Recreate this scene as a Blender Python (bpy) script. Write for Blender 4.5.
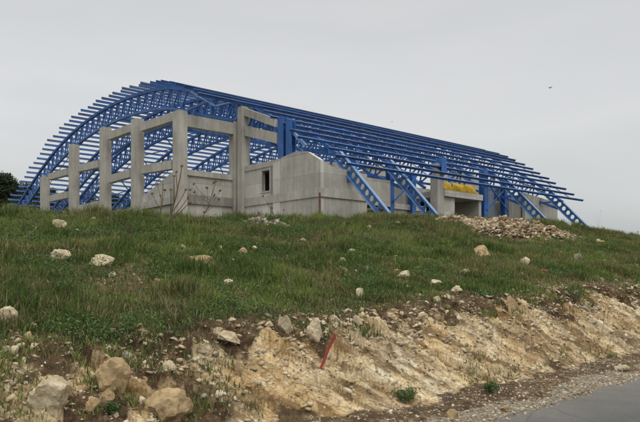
import bpy, bmesh, math, random
import numpy as np
from mathutils import Vector, Matrix, noise as mnoise

for _o in list(bpy.data.objects):
    bpy.data.objects.remove(_o)
SC = bpy.context.scene
COL = SC.collection
rad = math.radians
EYE = 1.6                     # eye height above the road
CA, SA = math.cos(rad(48.7)), math.sin(rad(48.7))
F = 650.0                     # focal length in photo pixels (640 wide)
HORIZ = 275.0                 # horizon row in the photo

# ------------------------------------------------------------------ camera
cam_d = bpy.data.cameras.new('camera')
cam = bpy.data.objects.new('camera', cam_d)
COL.objects.link(cam)
cam.location = (0, 0, EYE)
cam.rotation_euler = (rad(90), 0, rad(48.7 - 90))
cam_d.sensor_width = 36
cam_d.lens = 36 * F / 640
cam_d.shift_y = (HORIZ - 211) / 640
cam_d.clip_start = 0.1
cam_d.clip_end = 6000
SC.camera = cam

# ------------------------------------------------------------------ sky
world = bpy.data.worlds.new('World')
SC.world = world
world.use_nodes = True
wn, wl = world.node_tree.nodes, world.node_tree.links
wn.clear()
w_out = wn.new('ShaderNodeOutputWorld')
SUN_EL, SUN_AZ = rad(52), rad(200)
sky = wn.new('ShaderNodeTexSky')
sky.sky_type = 'NISHITA'
sky.sun_disc = False
sky.sun_elevation = SUN_EL
sky.sun_rotation = SUN_AZ
sky.dust_density = 4
hsv = wn.new('ShaderNodeHueSaturation')
hsv.inputs['Saturation'].default_value = 0.25
wl.new(sky.outputs[0], hsv.inputs['Color'])
bg1 = wn.new('ShaderNodeBackground')
bg1.inputs[1].default_value = 0.05
wl.new(hsv.outputs[0], bg1.inputs[0])
tc = wn.new('ShaderNodeTexCoord')
sep = wn.new('ShaderNodeSeparateXYZ')
wl.new(tc.outputs['Generated'], sep.inputs[0])
nz = wn.new('ShaderNodeTexNoise')
nz.inputs['Scale'].default_value = 2.2
nz.inputs['Detail'].default_value = 4
mp = wn.new('ShaderNodeMapping')
mp.inputs['Scale'].default_value = (1, 1, 4.5)
mp.inputs['Rotation'].default_value = (0.18, 0.1, 0)
wl.new(tc.outputs['Generated'], mp.inputs[0])
wl.new(mp.outputs[0], nz.inputs['Vector'])
ad = wn.new('ShaderNodeMath'); ad.operation = 'MULTIPLY_ADD'
ad.inputs[1].default_value = 0.34; 
wl.new(nz.outputs[0], ad.inputs[0]); wl.new(sep.outputs['Z'], ad.inputs[2])
ramp = wn.new('ShaderNodeValToRGB')
cr = ramp.color_ramp
cr.elements[0].position = 0.0
cr.elements[0].color = (0.30, 0.335, 0.35, 1)
cr.elements[1].position = 1.0
cr.elements[1].color = (1.75, 1.73, 1.66, 1)
for p, c in ((0.10, (0.345, 0.38, 0.39, 1)), (0.20, (0.43, 0.45, 0.445, 1)),
             (0.33, (0.525, 0.53, 0.53, 1)), (0.46, (0.485, 0.492, 0.497, 1)), (0.66, (0.56, 0.555, 0.55, 1)), (0.82, (1.45, 1.44, 1.40, 1))):
    e = cr.elements.new(p); e.color = c
sb = wn.new('ShaderNodeMath'); sb.operation = 'SUBTRACT'; sb.inputs[1].default_value = 0.07
wl.new(ad.outputs[0], sb.inputs[0]); wl.new(sb.outputs[0], ramp.inputs[0])
bg2 = wn.new('ShaderNodeBackground')
bg2.inputs[1].default_value = 1.0
wl.new(ramp.outputs[0], bg2.inputs[0])
add = wn.new('ShaderNodeAddShader')
wl.new(bg1.outputs[0], add.inputs[0]); wl.new(bg2.outputs[0], add.inputs[1])
wl.new(add.outputs[0], w_out.inputs[0])

sun_d = bpy.data.lights.new('sun', 'SUN')
sun_d.energy = 0.6
sun_d.angle = rad(25)
sun_d.color = (1.0, 0.96, 0.9)
sun = bpy.data.objects.new('sun', sun_d)
COL.objects.link(sun)
# nishita: rotation 0 = +Y, turning towards +X ; light comes from that direction
sd = Vector((math.sin(SUN_AZ) * math.cos(SUN_EL), math.cos(SUN_AZ) * math.cos(SUN_EL), math.sin(SUN_EL)))
sun.rotation_euler = sd.to_track_quat('Z', 'Y').to_euler()
SC.view_settings.view_transform = 'Standard'
SC.view_settings.look = 'None'
SC.view_settings.gamma = 1
SC.view_settings.exposure = 0.0
SC.view_settings.use_curve_mapping = False

# ------------------------------------------------------------------ helpers
def tag(o, label=None, cat=None, group=None, kind=None):
    if label: o['label'] = label
    if cat: o['category'] = cat
    if group: o['group'] = group
    if kind: o['kind'] = kind
    return o

def empty(name, loc, label, cat, group=None, rz=0):
    o = bpy.data.objects.new(name, None)
    COL.objects.link(o)
    o.location = loc
    o.rotation_euler = (0, 0, rz)
    o.empty_display_size = 0.3
    return tag(o, label, cat, group)

def ray(px, py):
    r, u = (px - 320) / F, (HORIZ - py) / F
    return Vector((CA + SA * r, SA - CA * r, u))

def onX(px, py, X):
    d = ray(px, py); t = X / d.x
    return Vector((X, d.y * t, EYE + d.z * t))

def onY(px, py, Y):
    d = ray(px, py); t = Y / d.y
    return Vector((d.x * t, Y, EYE + d.z * t))

class MB:
    """collects geometry for ONE mesh"""
    def __init__(s):
        s.v = []; s.f = []; s.uv = None
    def add(s, vs, fs):
        n = len(s.v)
        s.v += [tuple(v) for v in vs]
        s.f += [tuple(i + n for i in f) for f in fs]
    def box(s, a, b):
        x0, y0, z0 = [min(a[i], b[i]) for i in range(3)]
        x1, y1, z1 = [max(a[i], b[i]) for i in range(3)]
        s.add([(x0,y0,z0),(x1,y0,z0),(x1,y1,z0),(x0,y1,z0),(x0,y0,z1),(x1,y0,z1),(x1,y1,z1),(x0,y1,z1)],
              [(0,3,2,1),(4,5,6,7),(0,1,5,4),(1,2,6,5),(2,3,7,6),(3,0,4,7)])
    def bar(s, p, q, w, h=None, up=(0,0,1)):
        h = h or w
        p, q = Vector(p), Vector(q)
        d = (q - p).normalized()
        upv = Vector(up)
        if abs(d.dot(upv)) > 0.98: upv = Vector((1, 0, 0))
        a = d.cross(upv).normalized() * (w / 2)
        b = a.cross(d).normalized() * (h / 2)
        s.add([p-a-b, p+a-b, p+a+b, p-a+b, q-a-b, q+a-b, q+a+b, q-a+b],
              [(0,1,2,3),(7,6,5,4),(0,4,5,1),(1,5,6,2),(2,6,7,3),(3,7,4,0)])
    def prism(s, pts, thick):
        """planar polygon pts extruded by vector thick"""
        n = len(pts); t = Vector(thick)
        vs = [Vector(p) for p in pts] + [Vector(p) + t for p in pts]
        fs = [tuple(range(n))[::-1], tuple(range(n, 2*n))]
        fs += [(i, (i+1) % n, n + (i+1) % n, n + i) for i in range(n)]
        s.add(vs, fs)
    def tube(s, pts, radii, n=6):
        pts = [Vector(p) for p in pts]
        base = len(s.v); prev = None
        for i, p in enumerate(pts):
            d = (pts[min(i+1, len(pts)-1)] - pts[max(i-1, 0)]).normalized()
            ref = Vector((0, 0, 1)) if abs(d.z) < 0.9 else Vector((1, 0, 0))
            a = d.cross(ref).normalized(); b = d.cross(a)
            r = radii[i] if hasattr(radii, '__len__') else radii
            for k in range(n):
                t = 2 * math.pi * k / n
                s.v.append(tuple(p + a * (r * math.cos(t)) + b * (r * math.sin(t))))
        for i in range(len(pts) - 1):
            for k in range(n):
                j = base + i * n
                s.f.append((j + k, j + (k+1) % n, j + n + (k+1) % n, j + n + k))
        s.f.append(tuple(base + k for k in range(n))[::-1])
        j = base + (len(pts) - 1) * n
        s.f.append(tuple(j + k for k in range(n)))
    def build(s, name, mat, parent=None, smooth=False, fixn=True):
        me = bpy.data.meshes.new(name)
        me.from_pydata(s.v, [], s.f)
        if fixn:
            bm = bmesh.new(); bm.from_mesh(me)
            bmesh.ops.recalc_face_normals(bm, faces=bm.faces)
            bm.to_mesh(me); bm.free()
        me.materials.append(mat)
        if smooth:
            for p in me.polygons: p.use_smooth = True
        o = bpy.data.objects.new(name, me)
        COL.objects.link(o)
        if parent is not None:
            o.parent = parent
            if parent.matrix_world.translation.length == 0 and parent.location.length > 0:
                pass
            pl = parent
            M = Matrix.Identity(4)
            chain = []
            while pl is not None:
                chain.append(pl.matrix_local if False else (Matrix.Translation(pl.location) @ pl.rotation_euler.to_matrix().to_4x4()))
                pl = pl.parent
            for m in reversed(chain): M = M @ m
            if M != Matrix.Identity(4):
                me.transform(M.inverted())      # geometry is given in world space
        return o

def fast_mesh(name, verts, quads=None, tris=None, mat=None, cols=None, smooth=False):
    """big numpy mesh"""
    me = bpy.data.meshes.new(name)
    nq = 0 if quads is None else len(quads)
    nt = 0 if tris is None else len(tris)
    me.vertices.add(len(verts))
    me.vertices.foreach_set('co', np.asarray(verts, np.float32).ravel())
    loops = []
    if nq: loops.append(np.asarray(quads, np.int32).ravel())
    if nt: loops.append(np.asarray(tris, np.int32).ravel())
    loops = np.concatenate(loops)
    me.loops.add(len(loops)); me.loops.foreach_set('vertex_index', loops)
    me.polygons.add(nq + nt)
    starts = np.concatenate([np.arange(nq) * 4, nq * 4 + np.arange(nt) * 3]).astype(np.int32)
    me.polygons.foreach_set('loop_start', starts)
    try:
        me.polygons.foreach_set('loop_total', np.concatenate([np.full(nq, 4), np.full(nt, 3)]).astype(np.int32))
    except Exception:
        pass
    if smooth:
        me.polygons.foreach_set('use_smooth', np.ones(nq + nt, bool))
    me.update(calc_edges=True)
    if cols is not None:
        for cname, arr in cols.items():
            a = me.color_attributes.new(cname, 'FLOAT_COLOR', 'POINT')
            c = np.ones((len(verts), 4), np.float32); c[:, :3] = arr
            a.data.foreach_set('color', c.ravel())
    if mat: me.materials.append(mat)
    o = bpy.data.objects.new(name, me)
    COL.objects.link(o)
    return o

# numpy value noise -------------------------------------------------
def _hash(ix, iy, seed):
    h = (ix.astype(np.int64) * 374761393 + iy.astype(np.int64) * 668265263 + seed * 2147483647) & 0xffffffff
    h = ((h ^ (h >> 13)) * 1274126177) & 0xffffffff
    h = (h ^ (h >> 16)) & 0xffffffff
    return h.astype(np.float64) / 4294967295.0

def vnoise(x, y, seed=0):
    x = np.asarray(x, float); y = np.asarray(y, float)
    ix, iy = np.floor(x), np.floor(y)
    fx, fy = x - ix, y - iy
    fx = fx * fx * fx * (fx * (fx * 6 - 15) + 10); fy = fy * fy * fy * (fy * (fy * 6 - 15) + 10)
    a = _hash(ix, iy, seed); b = _hash(ix + 1, iy, seed)
    c = _hash(ix, iy + 1, seed); d = _hash(ix + 1, iy + 1, seed)
    return (a * (1 - fx) + b * fx) * (1 - fy) + (c * (1 - fx) + d * fx) * fy * 1.0

def fbm(x, y, seed=0, octs=4, gain=0.5):
    s = 0; a = 1; t = 0
    for i in range(octs):
        s = s + a * (vnoise(x * 2**i + 17.3 * i, y * 2**i - 9.1 * i, seed + i) - 0.5)
        t += a; a *= gain
    return s / t * 2

def ridged(x, y, seed=0, octs=3):
    s = 0; a = 1; t = 0
    for i in range(octs):
        s = s + a * (1 - np.abs(2 * vnoise(x * 2**i + 7.7 * i, y * 2**i + 3.1 * i, seed + i) - 1))
        t += a; a *= 0.5
    return s / t

def sstep(a, b, x):
    t = np.clip((np.asarray(x, float) - a) / (b - a), 0, 1)
    return t * t * (3 - 2 * t)

# ------------------------------------------------------------------ materials
def new_mat(name, rough=0.85):
    m = bpy.data.materials.new(name); m.use_nodes = True
    n = m.node_tree.nodes; l = m.node_tree.links
    b = n['Principled BSDF']; b.inputs['Roughness'].default_value = rough
    b.inputs['Specular IOR Level'].default_value = 0.25
    return m, n, l, b

def noise_node(n, l, scale, detail=5, vec=None, rough=0.6):
    t = n.new('ShaderNodeTexNoise')
    t.inputs['Scale'].default_value = scale
    t.inputs['Detail'].default_value = detail
    t.inputs['Roughness'].default_value = rough
    if vec is not None: l.new(vec, t.inputs['Vector'])
    return t

def ramp_node(n, l, fac, stops):
    r = n.new('ShaderNodeValToRGB')
    e = r.color_ramp.elements
    e[0].position, e[0].color = stops[0][0], (*stops[0][1], 1)
    e[1].position, e[1].color = stops[-1][0], (*stops[-1][1], 1)
    for p, c in stops[1:-1]:
        k = e.new(p); k.color = (*c, 1)
    l.new(fac, r.inputs[0])
    return r

def mixc(n, l, fac, a, b, blend='MIX'):
    m = n.new('ShaderNodeMix'); m.data_type = 'RGBA'; m.blend_type = blend
    if isinstance(fac, (int, float)): m.inputs[0].default_value = fac
    else: l.new(fac, m.inputs[0])
    for k, v in ((6, a), (7, b)):
        if isinstance(v, tuple): m.inputs[k].default_value = (*v, 1)
        else: l.new(v, m.inputs[k])
    return m.outputs[2]

def bump(n, l, b, h, strength, dist, prev=None):
    u = n.new('ShaderNodeBump')
    u.inputs['Strength'].default_value = strength
    u.inputs['Distance'].default_value = dist
    l.new(h, u.inputs['Height'])
    if prev is not None: l.new(prev, u.inputs['Normal'])
    l.new(u.outputs[0], b.inputs['Normal'])
    return u.outputs[0]

def pos_node(n, l, scale=(1, 1, 1), rot=(0, 0, 0), obj=False):
    if obj:
        g = n.new('ShaderNodeTexCoord'); src = g.outputs['Object']
    else:
        g = n.new('ShaderNodeNewGeometry'); src = g.outputs['Position']
    m = n.new('ShaderNodeMapping'); m.inputs['Scale'].default_value = scale
    m.inputs['Rotation'].default_value = rot
    l.new(src, m.inputs[0])
    return m.outputs[0]

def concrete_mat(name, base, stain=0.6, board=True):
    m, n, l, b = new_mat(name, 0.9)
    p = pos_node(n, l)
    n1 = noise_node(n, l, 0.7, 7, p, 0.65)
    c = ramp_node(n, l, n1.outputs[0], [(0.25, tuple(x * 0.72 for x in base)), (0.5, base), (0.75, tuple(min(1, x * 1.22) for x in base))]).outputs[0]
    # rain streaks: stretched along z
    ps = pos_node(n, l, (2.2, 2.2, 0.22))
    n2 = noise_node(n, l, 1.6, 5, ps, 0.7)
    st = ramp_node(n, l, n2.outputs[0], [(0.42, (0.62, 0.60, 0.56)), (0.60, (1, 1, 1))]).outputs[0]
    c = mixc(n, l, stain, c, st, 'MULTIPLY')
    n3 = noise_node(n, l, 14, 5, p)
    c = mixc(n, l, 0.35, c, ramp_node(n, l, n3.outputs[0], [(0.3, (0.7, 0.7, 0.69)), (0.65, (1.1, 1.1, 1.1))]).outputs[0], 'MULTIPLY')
    if board:
        # formwork joints: horizontal every 0.5 m, vertical every 2.5 m
        sp = n.new('ShaderNodeSeparateXYZ'); l.new(p, sp.inputs[0])
        def line(sock, period, width):
            a = n.new('ShaderNodeMath'); a.operation = 'DIVIDE'; a.inputs[1].default_value = period; l.new(sock, a.inputs[0])
            f = n.new('ShaderNodeMath'); f.operation = 'FRACT'; l.new(a.outputs[0], f.inputs[0])
            g = n.new('ShaderNodeMath'); g.operation = 'LESS_THAN'; g.inputs[1].default_value = width / period; l.new(f.outputs[0], g.inputs[0])
            return g.outputs[0]
        sxy = n.new('ShaderNodeMath'); sxy.operation = 'ADD'; l.new(sp.outputs[0], sxy.inputs[0]); l.new(sp.outputs[1], sxy.inputs[1])
        a1 = line(sp.outputs[2], 1.22, 0.03); a2 = line(sxy.outputs[0], 2.44, 0.035)
        mx = n.new('ShaderNodeMath'); mx.operation = 'MAXIMUM'; l.new(a1, mx.inputs[0]); l.new(a2, mx.inputs[1])
        sc = n.new('ShaderNodeMath'); sc.operation = 'MULTIPLY'; sc.inputs[1].default_value = 0.5; l.new(mx.outputs[0], sc.inputs[0])
        c = mixc(n, l, sc.outputs[0], c, tuple(x * 0.45 for x in base))
        # panels poured from slightly different mixes
        cmb = n.new('ShaderNodeCombineXYZ')
        for si, (sk, pr_) in enumerate(((sxy.outputs[0], 2.44), (sp.outputs[2], 1.22))):
            dv = n.new('ShaderNodeMath'); dv.operation = 'DIVIDE'; dv.inputs[1].default_value = pr_; l.new(sk, dv.inputs[0])
            fl_ = n.new('ShaderNodeMath'); fl_.operation = 'FLOOR'; l.new(dv.outputs[0], fl_.inputs[0]); l.new(fl_.outputs[0], cmb.inputs[si])
        wn_ = n.new('ShaderNodeTexWhiteNoise'); wn_.noise_dimensions = '3D'; l.new(cmb.outputs[0], wn_.inputs['Vector'])
        c = mixc(n, l, 0.8, c, ramp_node(n, l, wn_.outputs['Value'], [(0.0, (0.84, 0.84, 0.83)), (1.0, (1.08, 1.08, 1.07))]).outputs[0], 'MULTIPLY')
    l.new(c, b.inputs['Base Color'])
    bump(n, l, b, n3.outputs[0], 0.5, 0.02)
    return m

M = {}
M['concrete'] = concrete_mat('concrete', (0.43, 0.415, 0.375), 0.4)
M['column'] = concrete_mat('column_concrete', (0.43, 0.41, 0.365), 0.45, False)
M['pale_concrete'] = concrete_mat('pale_concrete', (0.52, 0.50, 0.46), 0.25)
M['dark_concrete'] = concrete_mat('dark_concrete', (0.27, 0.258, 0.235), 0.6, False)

def steel(name, base):
    m, n, l, b = new_mat(name, 0.5)
    b.inputs['Specular IOR Level'].default_value = 0.4
    p = pos_node(n, l)
    n1 = noise_node(n, l, 0.9, 6, p)
    c = ramp_node(n, l, n1.outputs[0], [(0.3, tuple(x * 0.72 for x in base)), (0.55, base), (0.8, tuple(min(1, x * 1.3) for x in base))]).outputs[0]
    n2 = noise_node(n, l, 5.0, 6, p, 0.75)
    r = ramp_node(n, l, n2.outputs[0], [(0.66, (0, 0, 0)), (0.74, (1, 1, 1))]).outputs[0]
    n4 = noise_node(n, l, 2.2, 7, p, 0.7)
    fd = ramp_node(n, l, n4.outputs[0], [(0.48, (0, 0, 0)), (0.72, (0.35, 0.35, 0.35))]).outputs[0]
    c = mixc(n, l, fd, c, (0.16, 0.20, 0.26))
    sc = n.new('ShaderNodeMath'); sc.operation = 'MULTIPLY'; sc.inputs[1].default_value = 0.6; l.new(r, sc.inputs[0])
    c = mixc(n, l, sc.outputs[0], c, (0.10, 0.06, 0.045))
    l.new(c, b.inputs['Base Color'])
    return m
M['blue'] = steel('blue_painted_steel', (0.030, 0.115, 0.345))
M['blue_mid'] = steel('mid_blue_painted_steel', (0.045, 0.13, 0.33))
M['blue_lit'] = steel('lit_edge_blue_steel', (0.14, 0.25, 0.44))  # paler copy of the same blue: light on the edges put into the colour
M['blue_deep'] = steel('deep_blue_painted_steel', (0.030, 0.085, 0.25))

def simple(name, base, rough=0.8, var=0.3, scale=6.0, bmp=0.3):
    m, n, l, b = new_mat(name, rough)
    p = pos_node(n, l, obj=True)
    n1 = noise_node(n, l, scale, 6, p)
    c = ramp_node(n, l, n1.outputs[0], [(0.25, tuple(x * (1 - var) for x in base)), (0.75, tuple(min(1, x * (1 + var)) for x in base))]).outputs[0]
    l.new(c, b.inputs['Base Color'])
    if bmp: bump(n, l, b, n1.outputs[0], bmp, 0.02)
    return m
M['rust'] = simple('rusty_iron', (0.14, 0.07, 0.045))
M['yellow'] = simple('yellow_sheeting', (0.47, 0.31, 0.035), 0.85, 0.5, 3.0)
M['red_paint'] = simple('faded_red_paint', (0.27, 0.05, 0.035), 0.6, 0.35, 9)
M['black_rubber'] = simple('black_rubber', (0.015, 0.015, 0.015), 0.7)
M['dry_stem'] = simple('dry_stem', (0.13, 0.095, 0.06), 0.9)
M['grey_wood'] = simple('weathered_wood', (0.20, 0.18, 0.15), 0.9)
M['bark'] = simple('pine_bark', (0.09, 0.065, 0.045), 0.9)
M['litter_red'] = simple('faded_red_plastic', (0.40, 0.06, 0.04), 0.5)
M['litter_blue'] = simple('pale_blue_plastic', (0.30, 0.40, 0.52), 0.5)
M['litter_white'] = simple('dirty_white_plastic', (0.55, 0.55, 0.52), 0.6)
M['feather'] = simple('dark_feather', (0.02, 0.02, 0.022), 0.8)

def stone_mat(name, base, dirt, dirt_amt=0.5):
    m, n, l, b = new_mat(name, 0.92)
    p = pos_node(n, l)
    n1 = noise_node(n, l, 5.0, 8, p, 0.7)
    c = ramp_node(n, l, n1.outputs[0], [(0.28, tuple(x * 0.55 for x in base)), (0.48, base), (0.72, tuple(min(1, x * 1.25) for x in base))]).outputs[0]
    n2 = noise_node(n, l, 9.0, 6, p, 0.65)
    f = ramp_node(n, l, n2.outputs[0], [(0.42, (0, 0, 0)), (0.64, (1, 1, 1))]).outputs[0]
    sc = n.new('ShaderNodeMath'); sc.operation = 'MULTIPLY'; sc.inputs[1].default_value = dirt_amt; l.new(f, sc.inputs[0])
    c = mixc(n, l, sc.outputs[0], c, dirt)
    # lichen and cracks
    v = n.new('ShaderNodeTexVoronoi'); v.feature = 'DISTANCE_TO_EDGE'; v.inputs['Scale'].default_value = 9
    l.new(p, v.inputs['Vector'])
    cr_ = ramp_node(n, l, v.outputs[0], [(0.0, (0.55, 0.5, 0.45)), (0.035, (1, 1, 1))]).outputs[0]
    c = mixc(n, l, 0.4, c, cr_, 'MULTIPLY')
    l.new(c, b.inputs['Base Color'])
    n3 = noise_node(n, l, 30.0, 8, p, 0.7)
    u = bump(n, l, b, n1.outputs[0], 0.7, 0.05)
    bump(n, l, b, n3.outputs[0], 0.5, 0.012, u)
    return m
M['stone_pale'] = stone_mat('pale_limestone', (0.52, 0.45, 0.31), (0.27, 0.18, 0.09), 0.6)
M['stone_tan'] = stone_mat('tan_limestone', (0.38, 0.28, 0.15), (0.15, 0.09, 0.05))
M['stone_grey'] = stone_mat('grey_limestone', (0.33, 0.295, 0.235), (0.12, 0.09, 0.06))

# vertex coloured mats
def vc_mat(name, rough=0.8, trans=0.0):
    m, n, l, b = new_mat(name, rough)
    a = n.new('ShaderNodeVertexColor'); a.layer_name = 'tint'
    l.new(a.outputs[0], b.inputs['Base Color'])
    if trans:
        t = n.new('ShaderNodeBsdfTranslucent'); l.new(a.outputs[0], t.inputs[0])
        mx = n.new('ShaderNodeMixShader'); mx.inputs[0].default_value = trans
        l.new(b.outputs[0], mx.inputs[1]); l.new(t.outputs[0], mx.inputs[2])
        l.new(mx.outputs[0], n['Material Output'].inputs[0])
    return m
M['grass'] = vc_mat('grass_blades', 0.75, 0.3)
M['leaf'] = vc_mat('weed_leaves', 0.7, 0.25)
M['needle'] = vc_mat('pine_needles', 0.8, 0.1)
M['gravel'] = vc_mat('loose_gravel', 0.95)

# ground: masks are stored as vertex colour r=rock, g=soil, b=gravel (what is left is turf earth)
def ground_mat():
    m, n, l, b = new_mat('bank_ground', 0.95)
    p = pos_node(n, l)
    a = n.new('ShaderNodeVertexColor'); a.layer_name = 'zone'
    sp = n.new('ShaderNodeSeparateColor'); l.new(a.outputs[0], sp.inputs[0])
    def perturb(sock, nscale, amt, lo, hi):
        t = noise_node(n, l, nscale, 8, p, 0.7)
        s = n.new('ShaderNodeMath'); s.operation = 'SUBTRACT'; s.inputs[1].default_value = 0.5; l.new(t.outputs[0], s.inputs[0])
        q = n.new('ShaderNodeMath'); q.operation = 'MULTIPLY_ADD'; q.inputs[1].default_value = amt; l.new(s.outputs[0], q.inputs[0]); l.new(sock, q.inputs[2])
        mr = n.new('ShaderNodeMapRange'); mr.inputs[1].default_value = lo; mr.inputs[2].default_value = hi
        l.new(q.outputs[0], mr.inputs[0])
        return mr.outputs[0]
    # turf earth
    t1 = noise_node(n, l, 2.5, 8, p, 0.7)
    turf = ramp_node(n, l, t1.outputs[0], [(0.3, (0.022, 0.028, 0.010)), (0.5, (0.045, 0.045, 0.018)), (0.7, (0.075, 0.06, 0.03))]).outputs[0]
    t2 = noise_node(n, l, 6, 9, p, 0.75)
    soil = ramp_node(n, l, t2.outputs[0], [(0.28, (0.038, 0.025, 0.013)), (0.45, (0.090, 0.057, 0.030)), (0.56, (0.165, 0.108, 0.057)), (0.66, (0.36, 0.28, 0.17))]).outputs[0]
    # rock: rotated stretched noise giving slanting beds
    pr = pos_node(n, l, (1.0, 1.0, 1.0))
    r1 = noise_node(n, l, 3.2, 10, pr, 0.72)
    rock = ramp_node(n, l, r1.outputs[0], [(0.28, (0.32, 0.22, 0.10)), (0.38, (0.56, 0.42, 0.22)), (0.47, (0.71, 0.58, 0.36)), (0.56, (0.77, 0.68, 0.48)), (0.67, (0.80, 0.75, 0.60))]).outputs[0]
    r2 = noise_node(n, l, 0.8, 5, p, 0.6)
    och = ramp_node(n, l, r2.outputs[0], [(0.40, (1.0, 1.0, 1.0)), (0.60, (0.95, 0.78, 0.56))]).outputs[0]
    rock = mixc(n, l, 0.8, rock, och, 'MULTIPLY')
    a2 = n.new('ShaderNodeVertexColor'); a2.layer_name = 'strata'
    s2 = n.new('ShaderNodeSeparateColor'); l.new(a2.outputs[0], s2.inputs[0])
    rock = mixc(n, l, 0.85, rock, ramp_node(n, l, s2.outputs[0], [(0.30, (0.42, 0.36, 0.30)), (0.46, (0.95, 0.93, 0.90)), (0.60, (1.1, 1.1, 1.1)), (0.75, (1.35, 1.4, 1.5))]).outputs[0], 'MULTIPLY')
    rock = mixc(n, l, ramp_node(n, l, s2.outputs[1], [(0.45, (0, 0, 0)), (0.75, (0.7, 0.7, 0.7))]).outputs[0], rock, mixc(n, l, 0.6, rock, (0.20, 0.13, 0.07)))
    # fine gouge marks: noise stretched along the way the digger's teeth ran
    def dotn(vec, k):
        d_ = n.new('ShaderNodeVectorMath'); d_.operation = 'DOT_PRODUCT'; l.new(p, d_.inputs[0]); d_.inputs[1].default_value = tuple(x_ * k for x_ in vec)
        return d_.outputs['Value']
    g1 = Vector((0.65, -0.60, -0.46)).normalized(); g2 = g1.cross(Vector((0, 0, 1))).normalized(); g3 = g1.cross(g2)
    cx = n.new('ShaderNodeCombineXYZ')
    for i_, (vv, kk) in enumerate(((g1, 1.3), (g2, 5.0), (g3, 5.0))): l.new(dotn(vv, kk), cx.inputs[i_])
    st1 = noise_node(n, l, 1.6, 9, cx.outputs[0], 0.72)
    rock = mixc(n, l, 0.9, rock, ramp_node(n, l, st1.outputs[0], [(0.31, (0.26, 0.22, 0.18)), (0.41, (0.80, 0.76, 0.70)), (0.55, (1.05, 1.05, 1.05)), (0.68, (1.25, 1.28, 1.32))]).outputs[0], 'MULTIPLY')
    vo = n.new('ShaderNodeTexVoronoi'); vo.feature = 'DISTANCE_TO_EDGE'; vo.inputs['Scale'].default_value = 1.7; l.new(cx.outputs[0], vo.inputs['Vector'])
    rock = mixc(n, l, 0.6, rock, ramp_node(n, l, vo.outputs[0], [(0.0, (0.35, 0.28, 0.22)), (0.06, (1, 1, 1))]).outputs[0], 'MULTIPLY')
    r4 = noise_node(n, l, 24, 7, p, 0.7)
    rock = mixc(n, l, 0.6, rock, ramp_node(n, l, r4.outputs[0], [(0.34, (0.5, 0.45, 0.4)), (0.55, (1.05, 1.05, 1.05))]).outputs[0], 'MULTIPLY')
    gv = n.new('ShaderNodeTexVoronoi'); gv.inputs['Scale'].default_value = 38; l.new(p, gv.inputs['Vector'])
    gbw = n.new('ShaderNodeSeparateColor'); l.new(gv.outputs['Color'], gbw.inputs[0])
    grav = ramp_node(n, l, gbw.outputs[0], [(0.0, (0.14, 0.11, 0.075)), (0.5, (0.26, 0.215, 0.15)), (1.0, (0.40, 0.35, 0.26))]).outputs[0]
    fs = perturb(sp.outputs[1], 5.0, 0.9, 0.35, 0.6)
    fr = perturb(sp.outputs[0], 4.0, 1.1, 0.38, 0.62)
    fg = perturb(sp.outputs[2], 6.0, 0.8, 0.35, 0.6)
    c = mixc(n, l, fs, turf, soil)
    c = mixc(n, l, fr, c, rock)
    c = mixc(n, l, fg, c, grav)
    l.new(c, b.inputs['Base Color'])
    u = bump(n, l, b, r1.outputs[0], 0.8, 0.08)
    u = bump(n, l, b, st1.outputs[0], 1.0, 0.06, u)
    bump(n, l, b, r4.outputs[0], 0.9, 0.03, u)
    return m
M['ground'] = ground_mat()

def asphalt():
    m, n, l, b = new_mat('asphalt', 0.85)
    p = pos_node(n, l)
    n1 = noise_node(n, l, 120, 4, p)
    n2 = noise_node(n, l, 0.7, 6, p)
    c = ramp_node(n, l, n1.outputs[0], [(0.3, (0.045, 0.046, 0.047)), (0.7, (0.13, 0.13, 0.128))]).outputs[0]
    c = mixc(n, l, 0.7, c, ramp_node(n, l, n2.outputs[0], [(0.3, (0.68, 0.68, 0.68)), (0.7, (1.25, 1.22, 1.15))]).outputs[0], 'MULTIPLY')
    # dust blown in from the verge
    sp = n.new('ShaderNodeSeparateXYZ'); l.new(p, sp.inputs[0])
    mr = n.new('ShaderNodeMapRange'); mr.inputs[1].default_value = 3.2; mr.inputs[2].default_value = 4.3; mr.inputs[4].default_value = 0.55
    l.new(sp.outputs[1], mr.inputs[0])
    n3 = noise_node(n, l, 5, 7, p, 0.7)
    q = n.new('ShaderNodeMath'); q.operation = 'MULTIPLY'; l.new(mr.outputs[0], q.inputs[0]); l.new(n3.outputs[0], q.inputs[1])
    c = mixc(n, l, q.outputs[0], c, (0.26, 0.23, 0.18))
    wv = noise_node(n, l, 1.5, 4, p)
    wm = mixc(n, l, 0.25, p, wv.outputs['Color'])
    ck = n.new('ShaderNodeTexVoronoi'); ck.feature = 'DISTANCE_TO_EDGE'; ck.inputs['Scale'].default_value = 0.9; l.new(wm, ck.inputs['Vector'])
    c = mixc(n, l, ramp_node(n, l, ck.outputs[0], [(0.0, (0.4, 0.4, 0.4)), (0.010, (0, 0, 0))]).outputs[0], c, (0.03, 0.03, 0.03))
    l.new(c, b.inputs['Base Color'])
    bump(n, l, b, n1.outputs[0], 0.6, 0.006)
    return m
M['asphalt'] = asphalt()

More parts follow.
